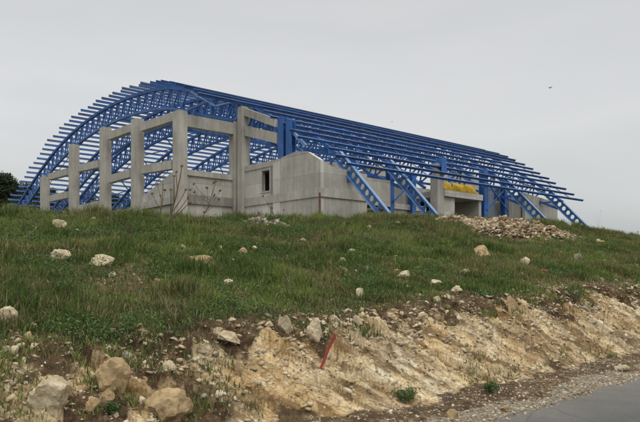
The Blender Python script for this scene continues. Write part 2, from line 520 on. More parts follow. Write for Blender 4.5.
# ------------------------------------------------------------------ terrain
CX = [-400, -30, 0, 4.6, 14.9, 20.3, 27.6, 33.8, 41, 60, 120, 600]
CZ = [2.6, 2.75, 2.9, 2.98, 3.40, 3.80, 4.02, 4.06, 3.70, 3.3, 2.9, 2.4]
def edge(X):
    return np.clip(4.01 + 0.057 * (np.asarray(X, float) - 5.94), 3.7, 4.35)
def height(X, Y, fine=True):
    X = np.asarray(X, float); Y = np.asarray(Y, float)
    EDGE = edge(X)
    zc = np.interp(X, CX, CZ)
    zt = np.interp(X, [-30, 2, 7, 13, 60], [0.80, 0.84, 1.03, 1.24, 1.34])
    foot = 5.35 + 0.28 * fbm(X * 0.55, X * 0 + 3.3, 5, 3) + np.interp(X, [2, 6, 14], [-0.15, -0.22, 0.02])
    top = foot + 1.42 + 0.30 * fbm(X * 0.8, X * 0 + 8.1, 9, 3)
    z = np.zeros_like(X + Y)
    # verge
    vz = 0.02 + 0.10 * sstep(0, 1, (Y - EDGE) / (foot - EDGE))
    # face
    t = np.clip((Y - foot) / (top - foot), 0, 1)
    tt = 0.75 * t + 0.25 * sstep(0, 1, t)
    fz = vz + (zt - vz) * tt
    # grass slope
    s = np.clip((Y - top) / (17.0 - top), 0, 1)
    sz = zt + (zc - zt) * (s * 0.9 + 0.1 * np.sin(s * math.pi / 2))
    z = np.where(Y < foot, vz, np.where(Y < top, fz, sz))
    back = np.minimum(4.3, zc + 0.06 * (Y - 17))
    z = np.where(Y > 17, np.where(zc > 4.3, zc, back), z)
    slope = sstep(0, 0.8, Y - top) * (1 - sstep(19, 26, Y))
    z = z + slope * (0.16 * fbm(X * 0.45, Y * 0.45, 21, 4) + 0.05 * fbm(X * 2.1, Y * 2.1, 31, 3))
    # cut face relief: slanting gouges, blocks and ledges
    face = sstep(-0.15, 0.25, Y - foot) * (1 - sstep(-0.1, 0.7, Y - top))
    a = X * 0.80 + (z * 1.25) * 0.9          # across the gouges (they lean down to the right)
    c = -X * 0.55 + z * 1.1
    g = ridged(a * 1.5, c * 0.5, 41, 3) - 0.55
    z = z + face * (0.20 * g + 0.10 * fbm(a * 4.5, c * 1.8, 51, 4, 0.6))
    # fractured blocks: nearest-cell facets
    if fine:
        for sc_, am, sd_ in ((2.6, 0.11, 401), (6.5, 0.055, 402), (15, 0.022, 403)):
            wx = a * sc_ + 0.35 * fbm(a * sc_, c * sc_, sd_ + 50, 2); wy = c * sc_ * 0.55 + 0.35 * fbm(a * sc_ + 9, c * sc_, sd_ + 60, 2)
            ix, iy = np.floor(wx), np.floor(wy)
            best = np.full(np.shape(wx), 9.0); val = np.zeros(np.shape(wx))
            for dx in (-1, 0, 1):
                for dy in (-1, 0, 1):
                    cx, cy = ix + dx, iy + dy
                    px_ = cx + _hash(cx, cy, sd_); py_ = cy + _hash(cx, cy, sd_ + 1)
                    ex, ey = wx - px_, wy - py_
                    d2 = ex * ex + ey * ey
                    vv = (_hash(cx, cy, sd_ + 2) - 0.5) + ex * (_hash(cx, cy, sd_ + 3) - 0.5) * 1.6 + ey * (_hash(cx, cy, sd_ + 4) - 0.5) * 1.6
                    m_ = d2 < best
                    best = np.where(m_, d2, best); val = np.where(m_, vv, val)
            z = z + face * am * val
        z = z + face * (0.055 * (ridged(a * 9, c * 4, 71, 3) - 0.5) + 0.035 * fbm(X * 16, Y * 16, 61, 3))
        verge = sstep(0, 0.4, Y - EDGE) * (1 - sstep(-0.1, 0.3, Y - foot))
        z = z + verge * 0.035 * fbm(X * 4, Y * 4, 81, 4)
    # under and beyond the road
    z = np.where(Y < EDGE, 0.012 * 0 - 0.004 - 0.02 * sstep(0, 0.3, EDGE - Y), z)
    far = sstep(120, 900, np.hypot(X, Y))
    z = z * (1 - far) + far * (np.minimum(z, 1.0) - 6)
    return z

def zones(X, Y):
    foot = 5.35 + 0.28 * fbm(X * 0.55, X * 0 + 3.3, 5, 3) + np.interp(X, [2, 6, 14], [-0.15, -0.22, 0.02])
    top = foot + 1.42 + 0.30 * fbm(X * 0.8, X * 0 + 8.1, 9, 3)
    left = 1 - sstep(2.9, 4.3, X)                 # towards the left the face is soil with stones
    u = (Y - foot) / (top - foot)
    nb = fbm(X * 1.3, Y * 1.3, 91, 4)
    rock = sstep(-0.16 , 0.06, u + 0.22 * fbm(X * 1.9, Y * 1.9, 95, 3)) * (1 - sstep(0.58, 0.92, u + 0.42 * nb + 0.25 * fbm(X * 4.2, Y * 4.2, 96, 3)))
    rock = rock * (1 - 0.3 * sstep(0.1, 0.4, fbm(X * 2.2 + Y, Y * 2.2, 97, 3)))
    rock = rock * (1 - 0.97 * left * sstep(-0.40, -0.15, nb))
    soil_w = np.interp(X, [0, 3.5, 9, 14, 22, 40], [0.15, 0.5, 1.1, 1.9, 2.8, 3.0])
    nn = fbm(X * 0.7, Y * 0.7, 101, 4)
    soil = sstep(-1.6, -1.2, Y - foot) * (1 - sstep(0.0, 1.0, (Y - top) / soil_w + 0.9 * nn + 0.5 * fbm(X * 3.1, Y * 3.1, 103, 3)))
    bare = sstep(0.20, 0.40, fbm(X * 0.33, Y * 0.5, 111, 4))      # bare patches higher up
    soil = np.maximum(soil, 0.8 * bare * sstep(0.5, 1.5, Y - top) * (1 - sstep(15.5, 17, Y)))
    grav = (1 - sstep(0.22, 0.50, Y - edge(X) + 0.30 * nb))
    return rock, soil, grav, foot, top

def axis(segs):
    out = []
    for a, b, st in segs:
        out += list(np.arange(a, b, st))
    out.append(segs[-1][1])
    return np.array(out)
def geo(a, b, s0, ratio):
    out = [a]; s = s0
    while out[-1] < b:
        out.append(out[-1] + s); s *= ratio
    return out
xs = np.array([-x for x in geo(4, 3000, 0.6, 1.35)[1:]][::-1] + list(axis([(-4, 1.0, 0.2), (1.0, 16, 0.024)])[:-1]) + list(axis([(16, 28, 0.06), (28, 50, 0.15)])[:-1]) + geo(50, 3000, 0.6, 1.3))
ys = np.array([-y for y in geo(4, 3000, 0.6, 1.35)[1:]][::-1] + list(axis([(-4, 3.6, 0.95), (3.6, 4.9, 0.03), (4.9, 8.6, 0.026), (8.6, 19, 0.07)])[:-1]) + list(axis([(19, 90, 1.2)])[:-1]) + geo(90, 3000, 2.0, 1.3))
GX, GY = np.meshgrid(xs, ys)
GZ = height(GX, GY)
nx, ny = len(xs), len(ys)
V = np.stack([GX.ravel(), GY.ravel(), GZ.ravel()], 1)
idx = np.arange(nx * ny).reshape(ny, nx)
Q = np.stack([idx[:-1, :-1].ravel(), idx[:-1, 1:].ravel(), idx[1:, 1:].ravel(), idx[1:, :-1].ravel()], 1)
rk, so, gr, _f, _t = zones(GX.ravel(), GY.ravel())
far = np.hypot(GX.ravel(), GY.ravel()) > 70
so = np.where(far, 0, so)
gr = np.where(GY.ravel() < -5, 0, gr)
_a = V[:, 0] * 0.80 + V[:, 2] * 1.25 * 0.9; _c2 = -V[:, 0] * 0.55 + V[:, 2] * 1.1
strata = np.stack([0.5 + 0.8 * fbm(_a * 7, _c2 * 1.6, 501, 4, 0.65), 0.5 + 0.8 * fbm(_a * 1.6, _c2 * 0.8, 511, 4), 0.5 + 0.8 * fbm(V[:, 0] * 3, V[:, 1] * 3, 521, 4)], 1).clip(0, 1)
ground = fast_mesh('ground', V, quads=Q, mat=M['ground'], cols={'zone': np.stack([rk, so, gr], 1), 'strata': strata}, smooth=True)
tag(ground, kind='structure')

# road with a slightly ragged edge, a real slab
rm = MB()
rx = geo(-4, -600, -2, 1.3)[:1]
xr = list(np.arange(-300, 0, 6)) + list(np.arange(0, 20, 0.25)) + list(np.arange(20, 400, 5))
rv = []; rf = []
for i, x in enumerate(xr):
    e = float(edge(x)) + 0.04 * math.sin(x * 1.7) * math.sin(x * 0.6 + 1) + 0.03 * math.sin(x * 5.1)
    rv += [(x, -3.6, -0.1), (x, -3.6, 0.03), (x, e, 0.03), (x, e + 0.03, -0.1)]
for i in range(len(xr) - 1):
    a = i * 4
    rf += [(a+1, a+5, a+6, a+2), (a+2, a+6, a+7, a+3), (a, a+4, a+5, a+1)]
rm.add(rv, rf)
road = rm.build('road', M['asphalt'])
tag(road, kind='structure')

def ground_at(px, py):
    d = ray(px, py)
    t = 3.0; prev = t
    while t < 80:
        p = d * t
        if EYE + p.z < float(height(p.x, p.y, False)):
            lo, hi = prev, t
            for _ in range(12):
                m = (lo + hi) / 2; q = d * m
                if EYE + q.z < float(height(q.x, q.y, False)): hi = m
                else: lo = m
            t = hi; break
        prev = t; t += 0.12
    p = d * t
    return Vector((p.x, p.y, float(height(p.x, p.y, True)))), t

# ------------------------------------------------------------------ the hall
S = 20.0
# outline of the vault across the hall (Y, height above the eye), in units of S
PROF = np.array([(3.64, .312), (3.52, .368), (3.24, .480), (3.07, .541), (2.92, .584), (2.74, .622), (2.52, .648), (2.30, .656), (2.10, .646),
                 (1.95, .628), (1.86, .608), (1.78, .583), (1.70, .551), (1.62, .508), (1.54, .457), (1.445, .394), (1.332, .313)])
def _catmull(P, n=12):
    out = []
    Q_ = np.vstack([2 * P[0] - P[1], P, 2 * P[-1] - P[-2]])
    for i in range(1, len(Q_) - 2):
        for k in range(n):
            t = k / n; p0, p1, p2, p3 = Q_[i-1], Q_[i], Q_[i+1], Q_[i+2]
            out.append(0.5 * ((2*p1) + (-p0+p2)*t + (2*p0-5*p1+4*p2-p3)*t*t + (-p0+3*p1-3*p2+p3)*t**3))
    out.append(P[-1]); return np.array(out)
_c = _catmull(PROF) * S
for _ in range(40):
    _c[1:-1] = 0.25 * _c[:-2] + 0.5 * _c[1:-1] + 0.25 * _c[2:]
_c[:, 1] += EYE
_s = np.concatenate([[0], np.cumsum(np.hypot(*np.diff(_c, axis=0).T))])
_tg = np.gradient(_c, axis=0); _tg /= np.linalg.norm(_tg, axis=1)[:, None]
LEN = _s[-1]
YC = 2.3 * S
def arc_pt(th, dep, X):
    """th: metres along the outline from the left foot; dep: metres inside the outline (negative = outside)"""
    y = np.interp(th, _s, _c[:, 0]); z = np.interp(th, _s, _c[:, 1])
    ty = np.interp(th, _s, _tg[:, 0]); tz = np.interp(th, _s, _tg[:, 1])
    if th > LEN: y += ty * (th - LEN); z += tz * (th - LEN)
    if th < 0: y += ty * th; z += tz * th
    return Vector((X, y - tz * dep, z + ty * dep))
def nrm_at(th):
    ty = np.interp(th, _s, _tg[:, 0]); tz = np.interp(th, _s, _tg[:, 1])
    return Vector((0, tz, -ty))
def TH(yu):
    """arc position of the point at Y = yu * S"""
    return float(np.interp(-yu * S, -_c[:, 0], _s))
hall = empty('sports_hall', (1.2 * S, 2.0 * S, 4.3), 'unfinished concrete sports hall under a vault of blue steel arches above the bank', 'building')

DEPTH = 0.076 * S        # lattice depth
LEGD = 0.64              # plate leg depth
def sweep(mb, pts, w, h):
    """box section swept along pts lying in an X-plane"""
    n = len(pts); vs = []
    for i, p in enumerate(pts):
        d = (pts[min(i+1, n-1)] - pts[max(i-1, 0)]).normalized()
        nrm = Vector((0, -d.z, d.y))
        for sx, sn in ((-1,-1),(1,-1),(1,1),(-1,1)):
            vs.append(p + Vector((sx * w / 2, 0, 0)) + nrm * (sn * h / 2))
    fs = []
    for i in range(n - 1):
        a = i * 4
        for k in range(4):
            fs.append((a+k, a+(k+1)%4, a+4+(k+1)%4, a+4+k))
    fs += [(0,3,2,1), tuple((n-1)*4 + k for k in (0,1,2,3))]
    mb.add(vs, fs)

def arch(X, th0, th1, leg=True, th_low=None):
    n = 64
    tl_ = th_low or th1
    top = [arc_pt(th0 + (th1 - th0) * i / n, 0.21, X) for i in range(n + 1)]
    mb = MB(); sweep(mb, top, 0.20, 0.20)
    part = mb.build('arch_truss', M['blue'], hall)
    mb = MB()
    low = [arc_pt(th0 + (tl_ - th0) * i / n, DEPTH, X) for i in range(n + 1)]
    sweep(mb, low, 0.20, 0.17)
    mb.build('lower_chord', M['blue'], part)
    mb = MB()
    cells = max(4, int(abs(th0 - tl_) / 1.15))
    for i in range(cells):
        a = th0 + (tl_ - th0) * i / cells; b = th0 + (tl_ - th0) * (i + 1) / cells; m_ = (a + b) / 2
        mb.bar(arc_pt(a, 0.15, X), arc_pt(m_, DEPTH - 0.05, X), 0.085, 0.085, (1,0,0))
        mb.bar(arc_pt(m_, DEPTH - 0.05, X), arc_pt(b, 0.15, X), 0.085, 0.085, (1,0,0))
        mb.bar(arc_pt(a, 0.15, X), arc_pt(a, DEPTH - 0.05, X), 0.08, 0.08, (1,0,0))
        for th, rr in ((a, 0.26), (m_, DEPTH - 0.16)):      # gusset plates
            c = arc_pt(th, rr, X)
            mb.box(c - Vector((0.02, 0.15, 0.10)), c + Vector((0.02, 0.15, 0.10)))
    mb.build('web_lattice', M['blue'], part)
    if leg:
        # straight plate leg with round holes running down into the ground
        p0 = Vector((X, 1.352 * S, EYE + 0.333 * S + 0.05))
        A = rad(45.0)
        tdir = Vector((0, -math.cos(A), -math.sin(A)))
        nin = Vector((0, math.sin(A), -math.cos(A)))
        L = (p0.z - 3.9) / math.sin(A)
        cs = 0.52
        start = p0 - tdir * 1.0 + nin * 0.22
        nc = int(L / cs) + 3
        mb = MB(); K = 20; tk = 0.035
        for c in range(nc):
            o = start + tdir * (c * cs)
            cen = o + tdir * (cs / 2) + nin * (LEGD / 2)
            rim = []; cir = []
            for k in range(K):
                a = 2 * math.pi * k / K
                ca, sa = math.cos(a), math.sin(a)
                m_ = max(abs(ca) / (cs / 2), abs(sa) / (LEGD / 2))
                rim.append(cen + tdir * (ca / m_) + nin * (sa / m_))
                cir.append(cen + tdir * (ca * 0.175) + nin * (sa * 0.175))
            vs = []
            for sx in (-tk, tk):
                vs += [p + Vector((sx, 0, 0)) for p in rim] + [p + Vector((sx, 0, 0)) for p in cir]
            fs = []
            for k in range(K):
                j = (k + 1) % K
                fs += [(k, j, K + j, K + k), (2*K + k, 3*K + k, 3*K + j, 2*K + j), (K + k, K + j, 3*K + j, 3*K + k)]
            mb.add(vs, fs)
        mb.build('leg', M['blue_mid'], part, fixn=True)
        e = tdir * (nc * cs)
        for q in (0.0, LEGD):
            mb = MB(); s_ = start + nin * q
            mb.bar(s_, s_ + e, 0.24, 0.05, nin)
            mb.build('leg_flange', M['blue_lit'], part)
        mb = MB()
        mb.bar(arc_pt(th1 - 0.9, DEPTH - 0.02, X), start + nin * LEGD + tdir * 2.0, 0.18, 0.16, (1, 0, 0))
        mb.bar(arc_pt(th1, DEPTH, X), start + nin * LEGD * 0.5 + tdir * 1.5, 0.12, 0.12, (1, 0, 0))
        mb.build('knee_bracket', M['blue'], part)
    return part

TL = TH(3.62)
TR = TH(1.40)
arches = [(1.035, TL, TH(1.65), False), (1.215, TL, TH(1.545), False), (1.307, TL, TR, True), (1.525, TL, TR, True),
          (1.75, TL, TH(1.40), False), (1.97, TL, TH(1.40), False), (2.185, TL, TR, True), (2.475, TL, TR, True)]
for x, a, b, lg in arches:
    arch(x * S, a, b, lg, TH(1.80) if x < 1.1 else None)

# purlins: one mesh each, about 0.95 m apart
rp = random.Random(4)
thp = TL; k = 0
while thp < LEN + 0.2:
    yy = arc_pt(thp, 0, 0).y / S
    x0 = 0.985 * S
    if yy < 1.645: x0 = 1.19 * S
    if yy < 1.43: x0 = 1.27 * S
    x0 += rp.uniform(-0.22, 0.15)
    x1 = 2.65 * S + rp.uniform(-0.2, 0.2)
    if rp.random() < 0.25 and yy > 1.7: x1 -= 3
    mb = MB()
    c0 = arc_pt(thp, 0.0, x0); c1 = arc_pt(thp, 0.0, x1)
    nrm = nrm_at(min(thp, LEN))
    mb.bar(c0, c1, 0.06, 0.19 if 1.62 < yy < 2.0 else 0.13, nrm)
    mb.bar(c0 + nrm * 0.097, c1 + nrm * 0.097, 0.11, 0.015, nrm)
    mb.build('purlin', M['blue_deep'] if k % 3 else M['blue'], hall)
    thp += 0.95; k += 1

# cross bracing rods laid between the arches just under the purlins
for (xa, xb) in ((1.307, 1.525), (1.75, 1.97), (2.185, 2.475)):
    th = TL + 2
    while th < LEN - 4:
        a = th; b = th + 5.2
        for u_, v_, dz in ((xa, xb, 0.16), (xb, xa, 0.24)):
            mb = MB(); mb.bar(arc_pt(a, dz, u_ * S), arc_pt(b, dz, v_ * S), 0.08)
            mb.build('wind_brace', M['blue'], hall)
        th = b
# sag rods tying the purlins together along the slope
for xs_ in (1.12, 1.42, 1.64, 1.86, 2.08, 2.33, 2.56):
    mb = MB(); pts_ = [arc_pt(t_, 0.0, xs_ * S) for t_ in np.linspace(TL, (LEN if xs_ > 1.3 else TH(1.66)), 40)]
    sweep(mb, pts_, 0.05, 0.05); mb.build('sag_rod', M['blue_deep'], hall)
mb = MB(); mb.bar(onX(191, 92, 1.02*S), onX(215, 106, 1.03*S), 0.07); mb.build('edge_brace', M['blue_lit'], hall)
mb = MB(); mb.bar(onX(215, 106, 1.03*S), onX(236, 101, 1.2*S), 0.07); mb.build('edge_brace', M['blue_lit'], hall)

# longitudinal tubes along the inner chords
mb = MB(); mb.bar(arc_pt(TH(1.66), 0.21, 1.035 * S), arc_pt(TH(1.80), DEPTH, 1.035 * S), 0.14); mb.build('end_post', M['blue'], hall)
for yy in (1.43, 1.75, 2.3, 3.0):
    x0 = 1.307 * S if yy < 1.7 else 1.035 * S
    mb = MB(); th = TH(yy)
    mb.bar(arc_pt(th, DEPTH - 0.02, x0), arc_pt(th, DEPTH - 0.02, 2.475 * S), 0.14, 0.14)
    mb.build('tie_tube', M['blue'], hall)

# ---- concrete gable frame in the plane X = 1.0 S
XG = 0.995 * S
ZB = 3.8
def col_at(px_c, ytop, w=0.72, X=XG, t=0.62):
    p = onX(px_c, ytop, X)
    mb = MB()
    mb.box((X - t/2, p.y - w/2, ZB), (X + t/2, p.y + w/2, p.z))
    # construction joints stand slightly proud
    o = mb.build('column', M['column'], hall)
    return p
cols = [(45, 177), (74, 145), (105.5, 128), (137.5, 119.5), (180, 111.5)]
CP = [col_at(*c) for c in cols]
def beam_x(pa, ya, pb, yb, h=0.55, X=XG, w=0.42):
    a = onX(pa, ya, X); b = onX(pb, yb, X)
    mb = MB(); mb.prism([(X - w/2, a.y, a.z), (X - w/2, b.y, b.z), (X - w/2, b.y, b.z - h), (X - w/2, a.y, a.z - h)], (w, 0, 0))
    return mb.build('beam', M['column'], hall)
beam_x(50, 174, 69, 168.5)
beam_x(50, 196, 69, 191.5)
beam_x(79, 165.5, 100, 160.5)
beam_x(79, 206, 100, 201)
beam_x(110, 133, 132, 124.5)
beam_x(110, 176, 132, 169.5)
beam_x(143, 123.5, 174, 113)
beam_x(143, 166, 174, 160.5)
# low infill panels
a = onX(111, 212, XG); b = onX(131, 209, XG)
mb = MB(); mb.box((XG - 0.12, a.y, ZB), (XG + 0.12, b.y, a.z)); mb.build('infill_wall', M['concrete'], hall)
a = onX(144, 197, XG); b = onX(175, 171.5, XG)
mb = MB(); mb.prism([(XG - 0.12, a.y, ZB), (XG - 0.12, a.y, a.z), (XG - 0.12, b.y, b.z), (XG - 0.12, b.y, ZB)], (0.24, 0, 0))
mb.build('infill_wall', M['concrete'], hall)
beam_x(144, 203, 175, 196.5, 0.45, XG - 0.06, 0.42)

# ---- side return in plane Y = corner
YK = CP[-1].y
XW = 1.2 * S
def wall_y(X0, X1, z0, z1, Y, t=0.24, mat='concrete', name='wall'):
    mb = MB(); mb.box((X0, Y, z0), (X1, Y + t, z1)); return mb.build(name, M[mat], hall)
zl = onY(207, 173, YK).z
wall_y(XG + 0.33, XW - 0.35, ZB, zl, YK - 0.05)
zb = onY(205, 200.5, YK).z
mb = MB(); mb.box((XG + 0.33, YK - 0.17, zb - 0.28), (XW - 0.35, YK - 0.053, zb + 0.28)); mb.build('band', M['dark_concrete'], hall)
mb = MB(); mb.box((XG + 0.33, YK - 0.17, zl - 0.30), (XW - 0.35, YK - 0.053, zl + 0.05)); mb.build('band', M['column'], hall)
zt_ = CP[-1].z - 0.15
mb = MB(); mb.box((XG + 0.32, YK - 0.25, zt_ - 0.75), (XW - 0.35, YK + 0.2, zt_)); mb.build('beam', M['column'], hall)
# column at the inner corner (wide) and the tall one in front of it
mb = MB(); mb.box((XW - 0.34, YK - 0.3, ZB), (XW + 0.32, YK + 0.3, zt_ + 0.1)); mb.build('column', M['column'], hall)
pB = onX(242.5, 107.5, XW)
mb = MB(); mb.box((XW - 0.25, pB.y - 0.32, ZB), (XW + 0.35, pB.y + 0.22, pB.z)); mb.build('column', M['column'], hall)
XR = XW + 0.1
pe = onX(277, 119, XR)
a = onX(247, 108.5, XR)
mb = MB(); mb.prism([(XR-0.2, a.y, a.z), (XR-0.2, pe.y, pe.z), (XR-0.2, pe.y, pe.z-0.5), (XR-0.2, a.y, a.z-0.5)], (0.4,0,0)); mb.build('beam', M['column'], hall)
a = onX(247, 126, XR); b = onX(278, 133, XR)
mb = MB(); mb.prism([(XR-0.2, a.y, a.z), (XR-0.2, b.y, b.z), (XR-0.2, b.y, b.z-0.65), (XR-0.2, a.y, a.z-0.65)], (0.4,0,0)); mb.build('beam', M['column'], hall)

# ---- window block: wall in plane X = 1.2 S coming towards the road
YN = 1.365 * S
ztop = EYE + 0.3465 * S
y0 = pB.y - 0.33; t = 0.28
w0 = onX(261.5, 171, XW); w1 = onX(269.5, 191, XW)
mb = MB()
mb.box((XW, w0.y, ZB), (XW + t, y0, ztop))
yA, yB_ = onX(298, 180, XW).y, onX(307, 180, XW).y
pj = onX(281, 180, XW).y
ztR = EYE + 0.312 * S
ztC = EYE + 0.322 * S
OUT = [(w1.y, ztop), (pj, ztop)] + [(onX(px_, 0, XW).y, onX(px_, py_, XW).z) for px_, py_ in ((281.5, 158.2), (296, 151.8), (307, 151.6))] + [(YN, ztC)]
mb.prism([(XW, w1.y, ZB)] + [(XW, y_, z_) for y_, z_ in OUT] + [(XW, YN, ZB)], (t, 0, 0))
mb.box((XW, w1.y, w0.z), (XW + t, w0.y, ztop))
mb.box((XW, w1.y, ZB), (XW + t, w0.y, w1.z))
bw = mb.build('wall', M['pale_concrete'], hall)
wf = MB()
g = 0.05
for aa, bb in (((w1.y, w1.z), (w0.y, w1.z + g)), ((w1.y, w0.z - g), (w0.y, w0.z)), ((w1.y, w1.z + g), (w1.y + g, w0.z - g)), ((w0.y - g, w1.z + g), (w0.y, w0.z - g))):
    wf.box((XW + 0.03, aa[0], aa[1]), (XW + 0.12, bb[0], bb[1]))
wo = wf.build('window', M['dark_concrete'], hall)
mb = MB(); mb.box((XW - 0.06, w1.y - 0.05, w1.z - 0.07), (XW + 0.03, w0.y + 0.05, w1.z - 0.003)); mb.build('sill', M['column'], wo)
# raw grey part near the corner, pilasters, bands, capping
pj = onX(281, 180, XW).y
mb = MB(); mb.prism([(XW - 0.035, pj, ZB)] + [(XW - 0.035, y_, z_ + 0.02) for y_, z_ in OUT[1:]] + [(XW - 0.035, YN - 0.03, ztC + 0.01), (XW - 0.035, YN - 0.03, ZB)], (0.033, 0, 0)); mb.build('wall_facing', M['concrete'], hall)
pa_ = onX(271, 180, XW).y; pb_ = onX(273.6, 180, XW).y
mb = MB(); mb.box((XW - 0.05, pb_, ZB), (XW - 0.003, pa_, ztop - 0.3)); mb.build('pilaster', M['dark_concrete'], hall)
mb = MB(); mb.box((XW - 0.07, pj + 0.02, ZB), (XW - 0.004, pb_ - 0.02, ztop - 0.1)); mb.build('pilaster', M['pale_concrete'], hall)
for z_, h_ in ((onX(255, 201.5, XW).z, 0.5), ):
    mb = MB(); mb.box((XW - 0.09, YN - 0.08, z_ - h_/2), (XW - 0.036, y0, z_ + h_/2)); mb.build('band', M['column'], hall)
mb = MB(); mb.box((XW - 0.05, pj + 0.01, ztop - 0.28), (XW + t + 0.05, y0, ztop + 0.06)); mb.build('capping', M['column'], hall)
# wall along the hall from the corner
XE = onY(367, 190, YN).x
mb = MB()
mb.prism([(XW + t + 0.003, YN, ZB), (XW + t + 0.003, YN, ztC - 0.06), (1.243 * S, YN, EYE + 0.309 * S), (XE, YN, EYE + 0.300 * S), (XE, YN, ZB)], (0, 0.28, 0))
mb.build('wall', M['concrete'], hall)
mb = MB(); z_ = onX(255, 201.5, XW).z
mb.box((XW - 0.034, YN - 0.085, z_ - 0.25), (XE, YN - 0.003, z_ + 0.25)); mb.build('band', M['column'], hall)
mb = MB(); mb.box((XW + t, YN + 1.5, ztop - 0.45), (XE + 0.2, y0, ztop - 0.2)); mb.box((XW + t, YN + 0.281, ztR - 0.9), (XE, YN + 1.499, ztR - 0.6)); mb.build('slab', M['concrete'], hall)  # ceiling added over the room so the window opening stays dark
mb = MB(); mb.tube([(XW - 0.16, YN - 0.16, ZB), (XW - 0.16, YN - 0.14, onX(321, 193, XW).z)], 0.06, 8); mb.build('downpipe', M['rust'], hall)
mb = MB(); mb.box((XE - 0.25, YN + 1.51, ZB), (XE, y0 - 0.31, ztop - 0.451)); mb.build('wall', M['dark_concrete'], hall)  # dark wall added to shut out the sky behind the window
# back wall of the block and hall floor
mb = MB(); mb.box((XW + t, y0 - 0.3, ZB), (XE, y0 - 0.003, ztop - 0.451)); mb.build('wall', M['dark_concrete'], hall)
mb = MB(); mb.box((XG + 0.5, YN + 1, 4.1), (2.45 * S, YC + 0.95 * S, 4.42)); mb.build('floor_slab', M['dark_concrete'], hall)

# blue posts standing on the window block
for (pa, pb, yt) in ((277.6, 283.4, 117.5), (285.6, 290.6, 120.5)):
    a = onX(pa, yt, XW); b = onX(pb, yt, XW)
    mb = MB()
    c = (a.y + b.y) / 2; xx = XW + 0.16 if pa < 280 else XW + 0.2
    mb.box((xx - 0.17, c - 0.27, ztop + 0.06), (xx - 0.14, c + 0.27, a.z))
    mb.box((xx + 0.14, c - 0.27, ztop + 0.06), (xx + 0.17, c + 0.27, a.z))
    mb.box((xx - 0.139, c - 0.02, ztop + 0.06), (xx + 0.139, c + 0.02, a.z))
    mb.build('post', M['blue'], hall)
mb = MB(); mb.bar(onX(291, 130, XW + 0.2), onX(306, 146, XW + 0.2), 0.16); mb.build('strut', M['blue_lit'], hall)

# ---- long side beyond the block
YP = 1.43 * S
def postY(px, yt, w=0.4, Y=YP, mat='blue', zb_=4.2):
    a = onY(px, yt, Y)
    mb = MB()
    mb.box((a.x - w/2, Y - w/2, zb_), (a.x + w/2, Y - w/2 + 0.03, a.z))
    mb.box((a.x - w/2, Y + w/2 - 0.03, zb_), (a.x + w/2, Y + w/2, a.z))
    mb.box((a.x - 0.03, Y - w/2 + 0.031, zb_), (a.x + 0.03, Y + w/2 - 0.031, a.z))
    mb.build('post', M[mat], hall); return a
p1 = postY(390, 166); p2 = postY(412, 174)
p5 = postY(441, 158, 0.55, YP - 0.3, 'blue', onY(441, 176, YP).z)
p3 = postY(483.5, 170, 0.5); p4 = postY(504, 178, 0.4)
def xbrace(a, b, zlo, zhi, Y):
    mb = MB()
    mb.bar((a.x, Y, zlo), (b.x, Y, zhi), 0.09); mb.bar((a.x, Y - 0.1, zhi), (b.x, Y - 0.1, zlo), 0.09)
    mb.build('cross_brace', M['blue'], hall)
xbrace(p1, p2, onY(390, 202, YP).z, onY(390, 176, YP).z, YP - 0.3)
xbrace(p3, p4, onY(484, 210, YP).z, onY(484, 184, YP).z, YP - 0.3)
# grey back wall, opening, slab, pillar
YB = 1.60 * S
a = onY(352, 172, YB); b = onY(440, 172, YB)
mb = MB(); mb.box((a.x, YB, ZB), (b.x, YB + 0.25, EYE + 0.33 * S)); mb.build('wall', M['concrete'], hall)
# lintel panel with the dark opening at its foot
a = onY(367, 205, YN + 0.5); b = onY(388, 205, YN + 0.5)
mb = MB(); mb.box((XE + 0.003, YN + 0.3, a.z), (b.x, YN + 0.55, onY(378, 179, YN + 0.3).z)); mb.build('lintel', M['concrete'], hall)
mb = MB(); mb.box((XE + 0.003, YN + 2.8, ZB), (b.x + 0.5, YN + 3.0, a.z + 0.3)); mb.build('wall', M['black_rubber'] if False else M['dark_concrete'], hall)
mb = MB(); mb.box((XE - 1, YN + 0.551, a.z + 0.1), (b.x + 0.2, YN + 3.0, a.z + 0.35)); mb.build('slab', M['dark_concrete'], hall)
a = onY(388, 203, YP + 0.3); b = onY(424, 209, YP + 0.3)
mb = MB(); mb.box((a.x, YP + 0.1, a.z - 0.35), (b.x, YB - 0.01, a.z)); mb.build('slab', M['pale_concrete'], hall)
mb = MB(); mb.box((a.x, YP + 0.25, ZB), (b.x, YP + 0.45, a.z - 0.353)); mb.build('wall', M['pale_concrete'], hall)
a2 = onY(405.5, 177, YP + 0.4)
mb = MB(); mb.box((a2.x - 0.25, YP + 0.4, a.z + 0.003), (a2.x + 0.25, YP + 0.8, a2.z)); mb.build('pillar', M['column'], hall)
